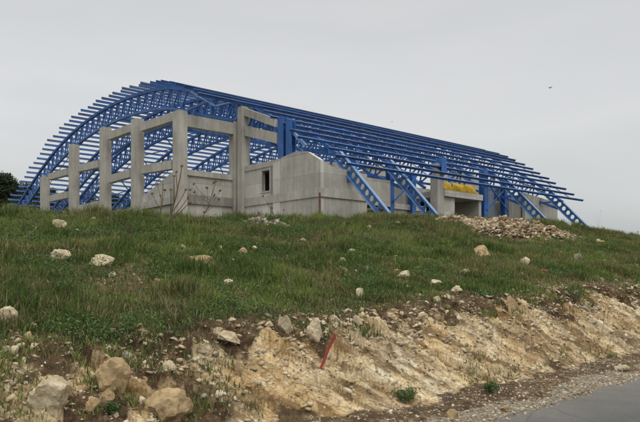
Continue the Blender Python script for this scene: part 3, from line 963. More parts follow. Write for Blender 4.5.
# column + balcony
a = onY(437.5, 164, YP)
mb = MB(); mb.box((a.x - 0.35, YP - 0.3, ZB), (a.x + 0.35, YP + 0.35, a.z)); mb.build('column', M['column'], hall)
x0_, x1_ = onY(441.5, 190, YP).x, onY(479, 190, YP).x
zs = onY(450, 191.5, YP).z
xw_ = onY(453.5, 200, YP).x
mb = MB(); mb.box((a.x + 0.353, YP - 0.35, zs - 0.42), (x1_, YB + 1, zs)); mb.build('balcony', M['pale_concrete'], hall)
mb = MB(); mb.box((a.x + 0.353, YP - 0.1, ZB), (xw_, YP + 0.15, zs - 0.423)); mb.build('wall', M['pale_concrete'], hall)
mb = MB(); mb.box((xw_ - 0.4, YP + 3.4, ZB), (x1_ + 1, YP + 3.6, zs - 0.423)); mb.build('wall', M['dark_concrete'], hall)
mb = MB(); mb.box((x1_ - 0.3, YP - 0.2, ZB), (x1_ + 0.0, YP + 3.39, zs - 0.43)); mb.build('wall', M['column'], hall)
# upper room with pitched concrete top behind the yellow sheeting
a = onY(441, 180, YP + 1.6); b = onY(459, 166, YP + 1.6); c = onY(479, 178, YP + 1.6)
mb = MB(); mb.prism([(a.x, YP + 1.6, zs + 0.003), (a.x, YP + 1.6, a.z), (b.x, YP + 1.6, b.z), (c.x, YP + 1.6, c.z), (c.x, YP + 1.6, zs + 0.003)], (0, 0.25, 0)); mb.build('gable_wall', M['pale_concrete'], hall)
# steel blue sheet wall, block and end wall
a = onY(486, 186, YP + 0.5); b = onY(505, 186, YP + 0.5); c1 = onY(495, 200, YP + 0.5); c2 = onY(502, 212, YP + 0.5)
zt2 = a.z
mb = MB()
mb.box((a.x, YP + 0.5, ZB), (c1.x, YP + 0.7, zt2)); mb.box((c1.x, YP + 0.5, c1.z), (c2.x, YP + 0.7, zt2)); mb.box((c2.x, YP + 0.5, ZB), (b.x, YP + 0.7, zt2)); mb.box((c1.x, YP + 0.5, ZB), (c2.x, YP + 0.7, c2.z))
M['blue_grey'] = concrete_mat('blue_grey_render', (0.20, 0.24, 0.30), 0.5, False)
mb.build('wall', M['blue_grey'], hall)
a = onY(508, 196, YP + 0.5); b = onY(524, 196, YP + 0.5)
mb = MB(); r_ = 0.5
pts = [(a.x, ZB), (a.x, a.z - r_)] + [(a.x + r_ - r_ * math.cos(t_), a.z - r_ + r_ * math.sin(t_)) for t_ in (0.4, 0.8, 1.2)] + [(a.x + r_, a.z), (b.x - r_, a.z)] + [(b.x - r_ + r_ * math.sin(t_), a.z - r_ + r_ * math.cos(t_)) for t_ in (0.4, 0.8, 1.2)] + [(b.x, a.z - r_), (b.x, ZB)]
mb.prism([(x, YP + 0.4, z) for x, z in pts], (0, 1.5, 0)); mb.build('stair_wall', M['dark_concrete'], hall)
a = onY(525, 193, YP); b = onY(557.5, 203, YP)
mb = MB(); mb.prism([(a.x, YP, ZB), (a.x, YP, a.z), (b.x, YP, b.z), (b.x, YP, ZB)], (0, 0.25, 0)); mb.build('wall', M['concrete'], hall)

# yellow sheeting bundles (top-level, they lie on the building)
def sheeting(p, q, h, label, name='yellow_sheeting', depth=0.8):
    n, m_ = 40, 12; vs = []; fs = []
    for i in range(n + 1):
        for j in range(m_ + 1):
            u, v = i / n, j / m_
            x = p.x + (q.x - p.x) * u
            prof = max(0.0, math.sin(math.pi * min(1, max(0, v)))) ** 0.3
            z = p.z + h * prof * (0.86 + 0.10 * mnoise.noise(Vector((x * 0.8, 3, v)))) * min(1, 6 * u + 0.3, 6 * (1 - u) + 0.3)
            y = p.y - depth / 2 + depth * v + 0.12 * mnoise.noise(Vector((x * 3, v * 3, 7)))
            z += 0.07 * mnoise.noise(Vector((x * 4, y * 4, 1))) * prof
            vs.append((x, y, z))
    for i in range(n):
        for j in range(m_):
            a = i * (m_ + 1) + j
            fs.append((a, a + 1, a + m_ + 2, a + m_ + 1))
    base = [k * (m_ + 1) for k in range(n + 1)] + [k * (m_ + 1) + m_ for k in range(n, -1, -1)]
    fs.append(tuple(base))
    mb = MB(); mb.add(vs, fs)
    o = mb.build(name, M['yellow'], None, True)
    return tag(o, label, 'sheeting')
pz = Vector((x0_ + 0.4, YP + 0.35, zs + 0.003)); qz = Vector((x1_ - 0.1, YP + 0.35, zs + 0.003))
sheeting(pz, qz, 0.85, 'long heap of yellow sheeting on the concrete balcony under the blue roof')
# a shelf for the second one
a = onY(367, 171.5, YB - 0.8); b = onY(389, 171.5, YB - 0.8)
mb = MB(); mb.box((a.x - 0.5, YB - 1.4, a.z - 0.35), (b.x + 0.5, YB - 0.003, a.z)); mb.build('ledge', M['pale_concrete'], hall)
sheeting(Vector((a.x, YB - 0.8, a.z + 0.003)), Vector((b.x, YB - 0.8, a.z + 0.003)), 0.55, 'small strip of yellow sheeting above the first blue post')

# white building blocks in the dark opening below the balcony
for i, (px, py, w, h, lab) in enumerate(((467, 207, 0.7, 1.1, 'taller white block stack standing in the dark opening below the balcony'), (472, 211, 0.6, 0.7, 'lower white block stack in the dark opening beside the taller one'))):
    a = onY(px, py, YP + 1.0)
    mb = MB()
    nb_ = int(h / 0.28) + 1
    for k in range(nb_):
        j = 0.03 * ((k * 7) % 3 - 1)
        mb.box((a.x - w/2 + j, YP + 0.8 + j, 4.42 + k * 0.28), (a.x + w/2 + j, YP + 1.2 + j, 4.42 + k * 0.28 + 0.268))
    tag(mb.build('block_stack', M['litter_white']), lab, 'blocks')

# ------------------------------------------------------------------ stones
def stone_mesh(name, seed, sub, sx, sy, sz, mat, angular=0.6, rough=0.12):
    rnd = random.Random(seed)
    bm = bmesh.new()
    bmesh.ops.create_icosphere(bm, subdivisions=sub, radius=1.0)
    planes = []
    for _ in range(9):
        d = Vector((rnd.gauss(0,1), rnd.gauss(0,1), rnd.gauss(0,0.8))).normalized()
        planes.append((d, rnd.uniform(0.48, 0.85)))
    o_ = Vector((seed * 3.7 % 50, seed * 1.3 % 40, 0))
    for v in bm.verts:
        p = v.co.copy()
        for d, h in planes:
            k = p.dot(d)
            if k > h: p -= d * (k - h) * angular * 1.5 if angular < 0.66 else d * (k - h)
        nn = mnoise.fractal(p * 1.6 + o_, 0.8, 2.2, 5)
        p *= 1 + rough * nn + 0.5 * rough * mnoise.noise(p * 4 + o_)
        v.co = Vector((p.x * sx, p.y * sy, p.z * sz))
    me = bpy.data.meshes.new(name)
    bm.to_mesh(me); bm.free()
    me.materials.append(mat)
    return me

NAMED = [
 # px, py(base), w px, h px, material, shape name, label
 (203, 267, 34, 15, 'stone_tan', 'boulder', 'long orange-tan flat boulder lying in the grass left of the slope centre', 0.75),
 (59, 229, 14, 10, 'stone_pale', 'boulder', 'small pale block near the crest below the leftmost concrete columns', 0.6),
 (62, 262, 20, 17, 'stone_pale', 'boulder', 'pale pointed boulder standing up from the grass on the upper left slope', 0.7),
 (104, 266, 32, 12, 'stone_pale', 'boulder', 'low broken pale outcrop right of the pointed boulder on the upper left slope', 0.9),
 (8, 326, 20, 21, 'stone_pale', 'boulder', 'rounded pale boulder in the grass cut by the left edge of the photo', 0.6),
 (29, 345, 11, 13, 'stone_tan', 'boulder', 'upright tan stone under a flat pale one at the left edge of the grass', 0.6),
 (31, 331, 13, 8, 'stone_pale', 'boulder', 'flat pale stone resting on the upright tan stone on the left', 0.8),
 (15, 359, 9, 9, 'stone_pale', 'boulder', 'small round pale stone between the left edge boulders and the largest boulder', 0.4),
 (50, 411, 40, 36, 'stone_pale', 'boulder', 'largest pale angular boulder in the brown soil at the bottom left', 0.8),
 (113, 392, 32, 36, 'stone_tan', 'boulder', 'big tan boulder with a hollow top standing right of the largest pale boulder', 0.7),
 (107, 403, 18, 14, 'stone_tan', 'boulder', 'squat ochre boulder leaning under the hollow-topped tan boulder', 0.7),
 (101, 350, 13, 8, 'stone_pale', 'boulder', 'small pale slab just above the hollow-topped tan boulder', 0.8),
 (170, 377, 15, 22, 'stone_pale', 'boulder', 'tall narrow pale stone standing at the top of the ochre outcrop', 0.5),
 (230, 344, 27, 14, 'stone_pale', 'boulder', 'broad pale boulder at the lower edge of the grass left of centre', 0.7),
 (170, 424, 52, 34, 'stone_tan', 'boulder', 'massive ochre rock outcrop at the bottom of the bank left of centre', 0.75),
 (92, 412, 16, 14, 'stone_tan', 'boulder', 'knobbly ochre stone at the foot between the two big left boulders', 0.75),
 (142, 408, 12, 9, 'stone_pale', 'boulder', 'pale chunk between the hollow-topped boulder and the ochre outcrop', 0.75),
 (482, 260, 19, 15, 'stone_tan', 'boulder', 'round tan boulder alone in the grass below the rubble heap', 0.5),
 (405, 278, 16, 7, 'stone_pale', 'boulder', 'flat white stone in the grass right of the slope centre, upper one of the row', 0.7),
 (457, 292, 14, 6, 'stone_pale', 'boulder', 'flat white stone furthest right in the row above the brown soil', 0.7),
 (437, 286, 12, 7, 'stone_pale', 'boulder', 'white stone in the middle of the row above the brown soil', 0.7),
 (437, 301, 8, 6, 'stone_pale', 'boulder', 'small white stone sitting on the brown soil under the middle row stone', 0.7),
 (352, 255, 9, 6, 'stone_pale', 'boulder', 'small white stone high on the slope, topmost of a loose cluster', 0.6),
 (342, 264, 9, 6, 'stone_pale', 'boulder', 'small white stone in the middle of the loose cluster on the slope', 0.6),
 (343, 274, 9, 6, 'stone_pale', 'boulder', 'small white stone at the bottom of the loose cluster on the slope', 0.6),
 (390, 254, 9, 7, 'stone_pale', 'boulder', 'small white stone in the grass right of the loose cluster', 0.6),
 (242, 256, 11, 8, 'stone_tan', 'boulder', 'small round yellowish stone in the grass below the dry weeds', 0.4),
 (228, 288, 14, 8, 'stone_pale', 'boulder', 'small pale slab in the green grass below the orange-tan boulder', 0.7),
 (360, 299, 10, 11, 'stone_pale', 'boulder', 'upright pale stone at the lower edge of the grass right of centre', 0.7),
 (315, 334, 18, 20, 'stone_pale', 'boulder', 'pale angular boulder in the cut face just left of the red stake', 0.8),
 (287, 336, 16, 20, 'stone_pale', 'boulder', 'pale lumpy boulder in the cut face second to the left of the red stake', 0.7),
 (357, 322, 12, 13, 'stone_pale', 'boulder', 'pale stone in the dark soil right of the red stake', 0.8),
 (524, 266, 12, 9, 'stone_pale', 'boulder', 'pale jagged stone in the red soil on the right part of the slope', 0.8),
 (577, 262, 10, 9, 'stone_grey', 'boulder', 'grey jagged stone in the red soil far right on the slope', 0.8),
 (512, 313, 13, 16, 'stone_tan', 'boulder', 'tan standing stone at the top of the cut face on the right', 0.8),
 (620, 371, 16, 5, 'stone_pale', 'boulder', 'flat white slab lying on the verge beside the road at the right edge', 0.8),
 (453, 418, 13, 10, 'stone_tan', 'boulder', 'rounded tan stone on the verge near the bottom edge of the photo', 0.5),
 (505, 412, 11, 6, 'stone_tan', 'boulder', 'small ochre stone on the verge close to the asphalt edge', 0.7),
]
rs = random.Random(11)
for i, (px, py, w, h, mat, nm, lab, ang) in enumerate(NAMED):
    p, dist = ground_at(px, py - 1)
    sx = w / F * dist / 2 * 1.08; szz = h / F * dist / 2 * 1.32
    me = stone_mesh(nm, i * 13 + 5, 4 if w > 13 else 3, sx, sx * rs.uniform(0.7, 0.95), szz, M[mat], 0.7 if ang > 0.65 else 0.5, 0.16)
    if w <= 13 or ang < 0.65:
        pass
    o = bpy.data.objects.new(nm, me); COL.objects.link(o)
    o.location = (p.x, p.y, p.z + szz * 0.42)
    o.rotation_euler = (rs.uniform(-.12, .12), rs.uniform(-.12, .12), rad(-41.3) + rs.uniform(-.3, .3))
    tag(o, lab, 'stone')

# scattered stones, individually placed; three families by where they lie
stone_mats = ['stone_pale', 'stone_pale', 'stone_tan', 'stone_grey']
protos = [stone_mesh('stone', 900 + k, 3, 1, rs.uniform(0.6, 0.95), rs.uniform(0.45, 0.8), M[stone_mats[k % 4]], 0.7, 0.14) for k in range(20)]
KIND = ['pale', 'pale', 'tan', 'grey']
FAM = [('small %s stone lodged in the stony band at the top of the cut face', 'stones in the top of the cut face', 130),
       ('small %s broken stone lying in the brown soil of the slope', 'stones in the brown soil of the slope', 65),
       ('small %s loose stone on the gravel verge at the foot of the cut', 'stones on the verge', 35),
       ('small %s stone showing between the grass of the upper slope', 'stones in the grass', 62)]
rr_ = np.random.RandomState(3)
cnt = [0, 0, 0, 0]; tries = 0
while sum(cnt) < 290 and tries < 30000:
    tries += 1
    Y = rr_.uniform(4.1, 16); X = rr_.uniform(0.28 * Y, 2.5 * Y)
    rk_, so_, gr_, fo, to = zones(np.array([X]), np.array([Y]))
    fo = float(fo[0]); to = float(to[0])
    if Y > to + 1 and so_[0] < 0.3: fam = 3; size = 0.06 + 0.09 * rr_.rand() ** 1.5
    elif Y > 11.5: continue
    elif fo + 0.45 * (to - fo) < Y < to + 0.5: fam = 0; size = 0.03 + 0.075 * rr_.rand() ** 1.8
    elif to + 0.5 < Y and so_[0] > 0.4: fam = 1; size = 0.035 + 0.08 * rr_.rand() ** 1.6
    elif Y < fo + 0.1 and Y > float(edge(X)) + 0.12: fam = 2; size = 0.015 + 0.03 * rr_.rand() ** 2
    elif Y < to and X < 4.5 and fo < Y: fam = 0; size = 0.03 + 0.07 * rr_.rand() ** 1.6
    else: continue
    if cnt[fam] >= FAM[fam][2]: continue
    if fam == 0 and vnoise(X * 2, Y * 2, 7) < 0.5: continue
    cnt[fam] += 1
    kk = rr_.randint(20)
    o = bpy.data.objects.new('stone', protos[kk]); COL.objects.link(o)
    z = float(height(X, Y))
    o.location = (X, Y, z - size * 0.18 + (0.45 * size + 0.03 if fam == 3 else 0))
    o.scale = (size, size, size)
    o.rotation_euler = (rr_.uniform(-.5, .5), rr_.uniform(-.5, .5), rr_.uniform(0, 6.28))
    tag(o, FAM[fam][0] % KIND[kk % 4], 'stone', KIND[kk % 4] + ' ' + FAM[fam][1])

# loose gravel and crumbs: uncountable, one mesh
def chips(name, pts, sizes, base_cols, label, seed=1, cat='gravel'):
    rg = np.random.RandomState(seed); n = len(pts)
    # irregular broken pieces made from a 12-cornered solid
    g_ = (1 + 5 ** 0.5) / 2
    O = np.array([(-1,g_,0),(1,g_,0),(-1,-g_,0),(1,-g_,0),(0,-1,g_),(0,1,g_),(0,-1,-g_),(0,1,-g_),(g_,0,-1),(g_,0,1),(-g_,0,-1),(-g_,0,1)], float) / 1.9
    T = np.array([(0,11,5),(0,5,1),(0,1,7),(0,7,10),(0,10,11),(1,5,9),(5,11,4),(11,10,2),(10,7,6),(7,1,8),(3,9,4),(3,4,2),(3,2,6),(3,6,8),(3,8,9),(4,9,5),(2,4,11),(6,2,10),(8,6,7),(9,8,1)])
    v = O[None] * rg.uniform(0.62, 1.15, (n, 12, 1)) + rg.uniform(-0.2, 0.2, (n, 12, 3))
    v[:, :, 0] *= rg.uniform(0.8, 1.5, (n, 1)); v[:, :, 2] *= rg.uniform(0.35, 0.8, (n, 1))
    tl = rg.uniform(-0.7, 0.7, (n, 1)); v[:, :, 2] += v[:, :, 0] * tl
    a = rg.uniform(0, 6.28, n); c, s = np.cos(a), np.sin(a)
    x = v[:, :, 0] * c[:, None] - v[:, :, 1] * s[:, None]; y = v[:, :, 0] * s[:, None] + v[:, :, 1] * c[:, None]
    v = np.stack([x, y, v[:, :, 2]], 2) * sizes[:, None, None] + pts[:, None, :]
    t = (T[None] + (np.arange(n) * 12)[:, None, None]).reshape(-1, 3)
    col = np.repeat(base_cols, 12, axis=0)
    o = fast_mesh(name, v.reshape(-1, 3), tris=t, mat=M['gravel'], cols={'tint': col})
    return tag(o, label, cat, kind='stuff')
rg = np.random.RandomState(8)
N = 90000
Y = rg.uniform(3.6, 10.5, N); X = rg.uniform(0.15, 2.7, N) * Y
rk_, so_, gr_, fo, to = zones(X, Y)
dens = np.maximum.reduce([0.75 * gr_, 0.35 * rk_, 0.40 * so_]) * sstep(0.25, 0.6, vnoise(X * 1.7, Y * 1.7, 77) + 0.2)
dens = np.where((Y > fo + 0.6 * (to - fo)) & (Y < to + 0.6), np.maximum(dens, 0.5 * sstep(0.3, 0.55, vnoise(X * 2.5, Y * 2.5, 78))), dens)
keep = (rg.rand(N) < dens) & (Y > edge(X) - 0.12 * rg.rand(N))
X, Y = X[keep], Y[keep]; n = len(X)
sz = 0.006 + 0.020 * rg.rand(n) ** 3
Z = height(X, Y) - sz * 0.05 + np.where(Y < edge(X) + 0.03, 0.035, 0)
pal = np.array([(0.42, 0.37, 0.28), (0.34, 0.26, 0.16), (0.24, 0.20, 0.15), (0.14, 0.09, 0.06), (0.46, 0.43, 0.36)])
gc = pal[rg.choice(5, n, p=[.28, .27, .2, .15, .1])] * rg.uniform(0.75, 1.15, (n, 1))
chips('gravel', np.stack([X, Y, Z], 1), sz, gc, 'loose gravel and crumbs over the verge and the cut face')

N = 60000
Y = rg.uniform(5.0, 9.5, N); X = rg.uniform(0.2, 2.7, N) * Y
rk_, so_, gr_, fo, to = zones(X, Y)
band = np.exp(-((Y - (fo + 0.85 * (to - fo))) / 0.42) ** 2)
cl = sstep(0.42, 0.68, vnoise(X * 1.9, Y * 1.9, 881))
dens = (0.42 * band + 0.10 * (rk_ > 0.3)) * (0.25 + 1.3 * cl)
k = (rg.rand(N) < dens)
X, Y = X[k], Y[k]; n = len(X)
sz = 0.012 + 0.045 * rg.rand(n) ** 2.6
pal = np.array([(0.46, 0.38, 0.25), (0.40, 0.30, 0.17), (0.33, 0.27, 0.19), (0.52, 0.46, 0.34)])
gc = pal[rg.choice(4, n)] * rg.uniform(0.75, 1.1, (n, 1))
chips('rock_fragments', np.stack([X, Y, height(X, Y) - sz * 0.15], 1), sz, gc, 'broken limestone fragments sticking out of the cut face', 3, 'rock fragments')

# rubble heaps at the crest
HEAPS = []
def rubble(px0, px1, py, hpx, label, n, seed, tanish=True, spread=1.2, crest=None):
    rg = np.random.RandomState(seed)
    c, d = ground_at((px0 + px1) / 2, py)
    a = ray(px0, py) * d; b = ray(px1, py) * d
    half = (b - a).length / 2; hh = hpx / F * d
    ax = Vector((b.x - a.x, b.y - a.y, 0)).normalized(); ay = Vector((-ax.y, ax.x, 0))
    if crest:
        q0, q1 = ray(px0, py), ray(px1, py)
        xa, xb = q0.x / q0.y * crest, q1.x / q1.y * crest
        c = Vector(((xa + xb) / 2, crest, 0)); half = (xb - xa) / 2; hh = hpx
        ax = Vector((1, 0, 0)); ay = Vector((0, 1, 0))
    u = rg.normal(0, 0.42, n).clip(-1, 1); v = rg.normal(0, 0.45, n).clip(-1, 1)
    X = c.x + ax.x * u * half + ay.x * v * spread; Y = c.y + ax.y * u * half + ay.y * v * spread
    HEAPS.append((c.x, c.y, ax.x, ax.y, half, spread))
    Zg = height(X, Y)
    top = hh * np.clip(1 - u**2, 0, 1) ** 1.1 * np.clip(1 - v**2, 0, 1) * (0.15 + 1.5 * vnoise(u * 7, v * 4, seed) ** 1.3)
    Z = Zg + top * rg.rand(n) ** 0.35
    sz = 0.012 + 0.09 * rg.rand(n) ** 4 + 0.08 * (rg.rand(n) > 0.994)
    pal = np.array([(0.38, 0.29, 0.18), (0.30, 0.22, 0.13), (0.46, 0.40, 0.30), (0.16, 0.11, 0.065)]) if tanish else np.array([(0.26, 0.23, 0.19), (0.20, 0.17, 0.13), (0.34, 0.30, 0.24), (0.12, 0.09, 0.07)])
    gc = pal[rg.choice(4, n)] * rg.uniform(0.8, 1.15, (n, 1))
    return chips('rubble', np.stack([X, Y, Z], 1), sz, gc, label, seed, 'rubble')
rubble(432, 560, 222, 0.36, 'long heap of tan rubble on the crest before the balcony', 22000, 31, True, 1.5, 16.0)
rubble(470, 570, 234, 0.35, 'tail of tan rubble spilling down the crest below the right-hand legs', 6000, 34, True, 1.0, 14.2)
rubble(240, 292, 226, 6, 'low heap of grey rubble on the crest before the window wall', 2600, 32, False, 0.7)

# ------------------------------------------------------------------ grass
def blades(name, X, Y, hgt, wid, cols, label, seed=2, mat='grass', cat='grass', lean=0.7):
    rg = np.random.RandomState(seed); n = len(X)
    Z = height(X, Y) - 0.01
    a = rg.uniform(0, 2 * np.pi, n); ax = np.cos(a); ay = np.sin(a)
    b = rg.uniform(0, 2 * np.pi, n); ln = np.abs(rg.normal(0, lean, n)).clip(0, 1.1)
    lx = np.cos(b) * ln; ly = np.sin(b) * ln
    base = np.stack([X, Y, Z], 1)
    wv = np.stack([ax, ay, np.zeros(n)], 1) * (wid / 2)[:, None]
    mid = base + np.stack([lx * 0.35 * hgt, ly * 0.35 * hgt, 0.58 * hgt], 1)
    tip = base + np.stack([lx * hgt, ly * hgt, hgt * (1 - 0.35 * ln)], 1)
    v = np.stack([base - wv, base + wv, mid + wv * 0.8, mid - wv * 0.8, tip], 1).reshape(-1, 3)
    i = np.arange(n) * 5
    q = np.stack([i, i + 1, i + 2, i + 3], 1); t = np.stack([i + 3, i + 2, i + 4], 1)
    c = np.repeat(cols, 5, axis=0)
    o = fast_mesh(name, v, quads=q, tris=t, mat=M[mat], cols={'tint': c})
    return tag(o, label, cat, kind='stuff')

def grass_field(N, seed):
    rg = np.random.RandomState(seed)
    # denser close to the road, thinner far away
    Y = 5.2 + (19.5 - 5.2) * rg.rand(N) ** 0.85
    X = rg.uniform(0.18, 2.75, N) * Y
    rk_, so_, gr_, fo, to = zones(X, Y)
    clump = fbm(X * 1.3, Y * 1.3, 201, 4) + 0.2 * fbm(X * 5, Y * 5, 203, 2)
    dry = sstep(0.0, 0.35, fbm(X * 0.5, Y * 0.6, 211, 4) + 0.30 * sstep(9, 22, X))
    dens = sstep(-0.1, 0.45, Y - to + 0.25 * clump) * (1 - 0.93 * so_) * (0.75 + 0.5 * sstep(-0.3, 0.3, clump))
    dens = np.maximum(dens, 0.45 * sstep(0.33, 0.5, fbm(X * 0.9, Y * 1.1, 221, 4)) * sstep(0.0, 0.3, Y - fo))     # tufts on the face
    dens = np.maximum(dens, 0.45 * sstep(0.1, 0.4, clump) * (Y > to - 0.45))
    left = 1 - sstep(3.0, 4.6, X)
    dens = np.maximum(dens, 1.0 * left * sstep(-0.3, 0.1, clump) * (Y > fo + 0.1))
    dens = np.maximum(dens, 0.35 * sstep(0.05, 0.4, fbm(X * 2.3, Y * 2.3, 241, 3)) * (Y > edge(X) + 0.45) * (Y < fo + 0.15))
    for hx, hy, ux, uy, hf, sp_ in HEAPS:
        u_ = ((X - hx) * ux + (Y - hy) * uy) / hf; v_ = (-(X - hx) * uy + (Y - hy) * ux) / (sp_ * 1.1)
        # the heap lies on the grass, and it is trodden down on the near side
        dens = dens * np.where((np.abs(u_) < 0.85) & (np.abs(v_) < 1.0), 0.16, 1.0) * np.where((np.abs(u_) < 0.8) & (v_ < 0) & (v_ > -2.2), 0.45, 1.0)
    t1_ = sstep(0.02, 0.22, fbm(X * 1.7, Y * 1.7, 251, 3))
    dens = np.maximum(dens, 0.95 * (1 - sstep(3.2, 4.4, X)) * t1_ * (Y > fo))
    dens = np.maximum(dens, 0.65 * sstep(0.12, 0.3, fbm(X * 2.2, Y * 2.2, 261, 3)) * (Y > to - 0.35) * (Y < to + 2.5))
    k = rg.rand(N) < dens
    X, Y, clump, dry, to = X[k], Y[k], clump[k], dry[k], to[k]
    n = len(X)
    h = (0.07 + 0.11 * rg.rand(n)) * (0.75 + 1.5 * sstep(-0.15, 0.5, clump) ** 1.5) * (1 + 0.35 * sstep(14, 16.5, Y))
    h *= 0.5 + 0.5 * np.maximum(sstep(0.0, 1.5, Y - to), 0.7 * (X < 4.0))
    w = 0.006 + 0.0045 * rg.rand(n) + 0.0004 * np.hypot(X, Y)
    g = np.array([(0.095, 0.150, 0.030), (0.155, 0.220, 0.040), (0.062, 0.105, 0.026), (0.19, 0.22, 0.07)])
    d = np.array([(0.20, 0.165, 0.08), (0.29, 0.24, 0.13), (0.13, 0.12, 0.05), (0.14, 0.105, 0.06)])
    isdry = rg.rand(n) < (0.12 + 0.42 * dry)
    hue = sstep(-0.35, 0.35, fbm(X * 0.8, Y * 0.8, 231, 3))
    gi = np.where(rg.rand(n) < hue, rg.choice([1, 3], n), rg.choice([0, 2], n))
    c = np.where(isdry[:, None], d[rg.choice(4, n)], g[gi]) * rg.uniform(0.7, 1.25, (n, 1))
    return X, Y, h, w, c
X, Y, h, w, c = grass_field(620000, 5)
blades('grass', X, Y, h, w, c, 'green and drying grass covering the slope of the bank')

# broad leaved weeds mixed in the grass: small leaf quads held in loose domes
def leaf_cloud(centres, radii, heights, per, leaf, pal, seed, zs=None):
    rg = np.random.RandomState(seed)
    n = int(np.sum(per))
    ci = np.repeat(np.arange(len(centres)), per)
    d = rg.normal(0, 1, (n, 3)); d /= np.linalg.norm(d, axis=1)[:, None]
    r = rg.rand(n) ** 0.45
    P = np.stack([centres[ci, 0] + d[:, 0] * r * radii[ci], centres[ci, 1] + d[:, 1] * r * radii[ci], centres[ci, 2] + (0.12 + np.abs(d[:, 2]) * r) * heights[ci]], 1)
    a = rg.normal(0, 1, (n, 3)); a /= np.linalg.norm(a, axis=1)[:, None]
    b = np.cross(a, rg.normal(0, 1, (n, 3))); b /= np.linalg.norm(b, axis=1)[:, None]
    L = leaf[ci][:, None] * rg.uniform(0.6, 1.3, (n, 1))
    v = np.stack([P - a * L, P + b * L * 0.42, P + a * L, P - b * L * 0.42], 1).reshape(-1, 3)
    q = np.arange(n * 4).reshape(-1, 4)
    pl = pal[rg.choice(len(pal), n)] * rg.uniform(0.65, 1.3, (n, 1))
    return v, q, np.repeat(pl, 4, axis=0)
rg = np.random.RandomState(77)
N = 30000
Y = 6.6 + 11 * rg.rand(N); X = rg.uniform(0.2, 2.6, N) * Y
rk_, so_, gr_, fo, to = zones(X, Y)
pn = fbm(X * 1.1, Y * 1.1, 301, 4)
k = (rg.rand(N) < sstep(0.0, 0.4, pn) * (1 - 0.8 * so_ * (X > 4.2))) & (Y > np.where(X < 4.2, fo, to + 0.1))
X, Y = X[k], Y[k]; n = len(X)
C = np.stack([X, Y, height(X, Y)], 1)
green = np.array([(0.065, 0.115, 0.032), (0.09, 0.155, 0.04), (0.13, 0.19, 0.055), (0.055, 0.085, 0.033)])
v, q, cc = leaf_cloud(C, 0.07 + 0.12 * rg.rand(n), 0.10 + 0.16 * rg.rand(n), rg.randint(14, 34, n), 0.012 + 0.012 * rg.rand(n), green, 9)
tag(fast_mesh('weeds', v, quads=q, mat=M['leaf'], cols={'tint': cc}), 'low broad-leaved weeds growing through the grass of the bank', 'weeds', kind='stuff')

# single bushes
def bush(px, py, w, h, label, seed, name='shrub'):
    p, d = ground_at(px, py)
    r = w / F * d / 2; hh = h / F * d
    root = empty(name, p, label, 'shrub')
    rg = random.Random(seed)
    mb = MB()
    tips = []
    for k in range(12):
        a = rg.uniform(0, 6.28); rr = r * rg.uniform(0.2, 0.8)
        t = p + Vector((math.cos(a) * rr, math.sin(a) * rr, hh * rg.uniform(0.5, 0.85)))
        mb.tube([p + Vector((0, 0, -0.03)), (p + t) / 2 + Vector((0, 0, hh * 0.1)), t], [0.008, 0.006, 0.003], 5)
        tips.append(t)
    mb.build('stem', M['dry_stem'], root)
    cs = np.array([[t.x, t.y, t.z - hh * 0.35] for t in tips] + [[p.x, p.y, p.z]])
    rad_ = np.array([r * 0.42] * 12 + [r * 0.9]); hts = np.array([hh * 0.5] * 12 + [hh * 0.8])
    v, q, cc = leaf_cloud(cs, rad_, hts, np.array([60] * 12 + [140]), np.full(13, 0.014), green, seed)
    o = fast_mesh('foliage', v - np.array([p.x, p.y, p.z]), quads=q, mat=M['leaf'], cols={'tint': cc})
    o.parent = root
bush(575, 302, 32, 22, 'feathery green shrub in the red soil at the top of the cut', 3)
bush(355, 292, 26, 16, 'leafy green clump above the upright pale stone', 4)
bush(405, 400, 26, 14, 'small green bush at the foot of the cut face near the bottom edge', 5)
bush(490, 392, 18, 12, 'tiny dark green bush at the foot of the cut above the verge', 6)
bush(112, 418, 18, 14, 'small bluish green weed between boulders at the bottom left', 7)
bush(130, 236, 34, 22, 'dark leafy bush near the crest below the concrete columns', 8)
bush(70, 300, 46, 26, 'dense green bush on the left slope below the pale outcrop', 10)

# ------------------------------------------------------------------ dry weeds with seed heads
def dry_weed(base_px, base_py, tips, label, seed, rthick=0.008, heads=True, Yp=None, mat='dry_stem', name='dry_weed', cat='dead plant'):
    p, d = ground_at(base_px, base_py)
    root = empty(name, p, label, cat)
    rg = random.Random(seed)
    mb = MB(); hd = MB()
    dirv = ray(base_px, base_py)
    # main axis: highest tip
    rthick = rthick * 1.5
    def at(px, py):
        q = ray(px, py) * (d + rg.uniform(-0.25, 0.25)); return Vector((q.x, q.y, EYE + q.z))
    tips = sorted(tips, key=lambda t: t[1])
    main = at(*tips[0]); base = Vector((p.x, p.y, p.z - 0.05))
    def mainpt(t):
        return base.lerp(main, t) + Vector((math.sin(t * 3.1) * 0.05, 0, 0))
    mb.tube([mainpt(t) for t in (0, .25, .5, .75, 1)], [rthick, rthick * .85, rthick * .7, rthick * .5, rthick * .3], 6)
    ends = [main]
    for tx in tips[1:]:
        e = at(*tx)
        f = max(0.1, min(0.85, (e.z - base.z) / (main.z - base.z) - 0.28 - rg.random() * 0.15))
        s = mainpt(f); m_ = (s + e) / 2 + Vector((0, 0, -0.04))
        mb.tube([s, m_, e], [rthick * .55, rthick * .4, rthick * .25], 5)
        ends.append(e)
    mb.build('stem', M[mat], root)
    if heads:
        for e in ends:
            hd = MB()
            for k in range(7):
                a = rg.uniform(0, 6.28); b = rg.uniform(-1, 1.2)
                t = e + Vector((math.cos(a) * math.cos(b), math.sin(a) * math.cos(b), math.sin(b))) * 0.045
                hd.tube([e, t], [0.016, 0.008], 5)
            hd.build('seed_head', M[mat], root)
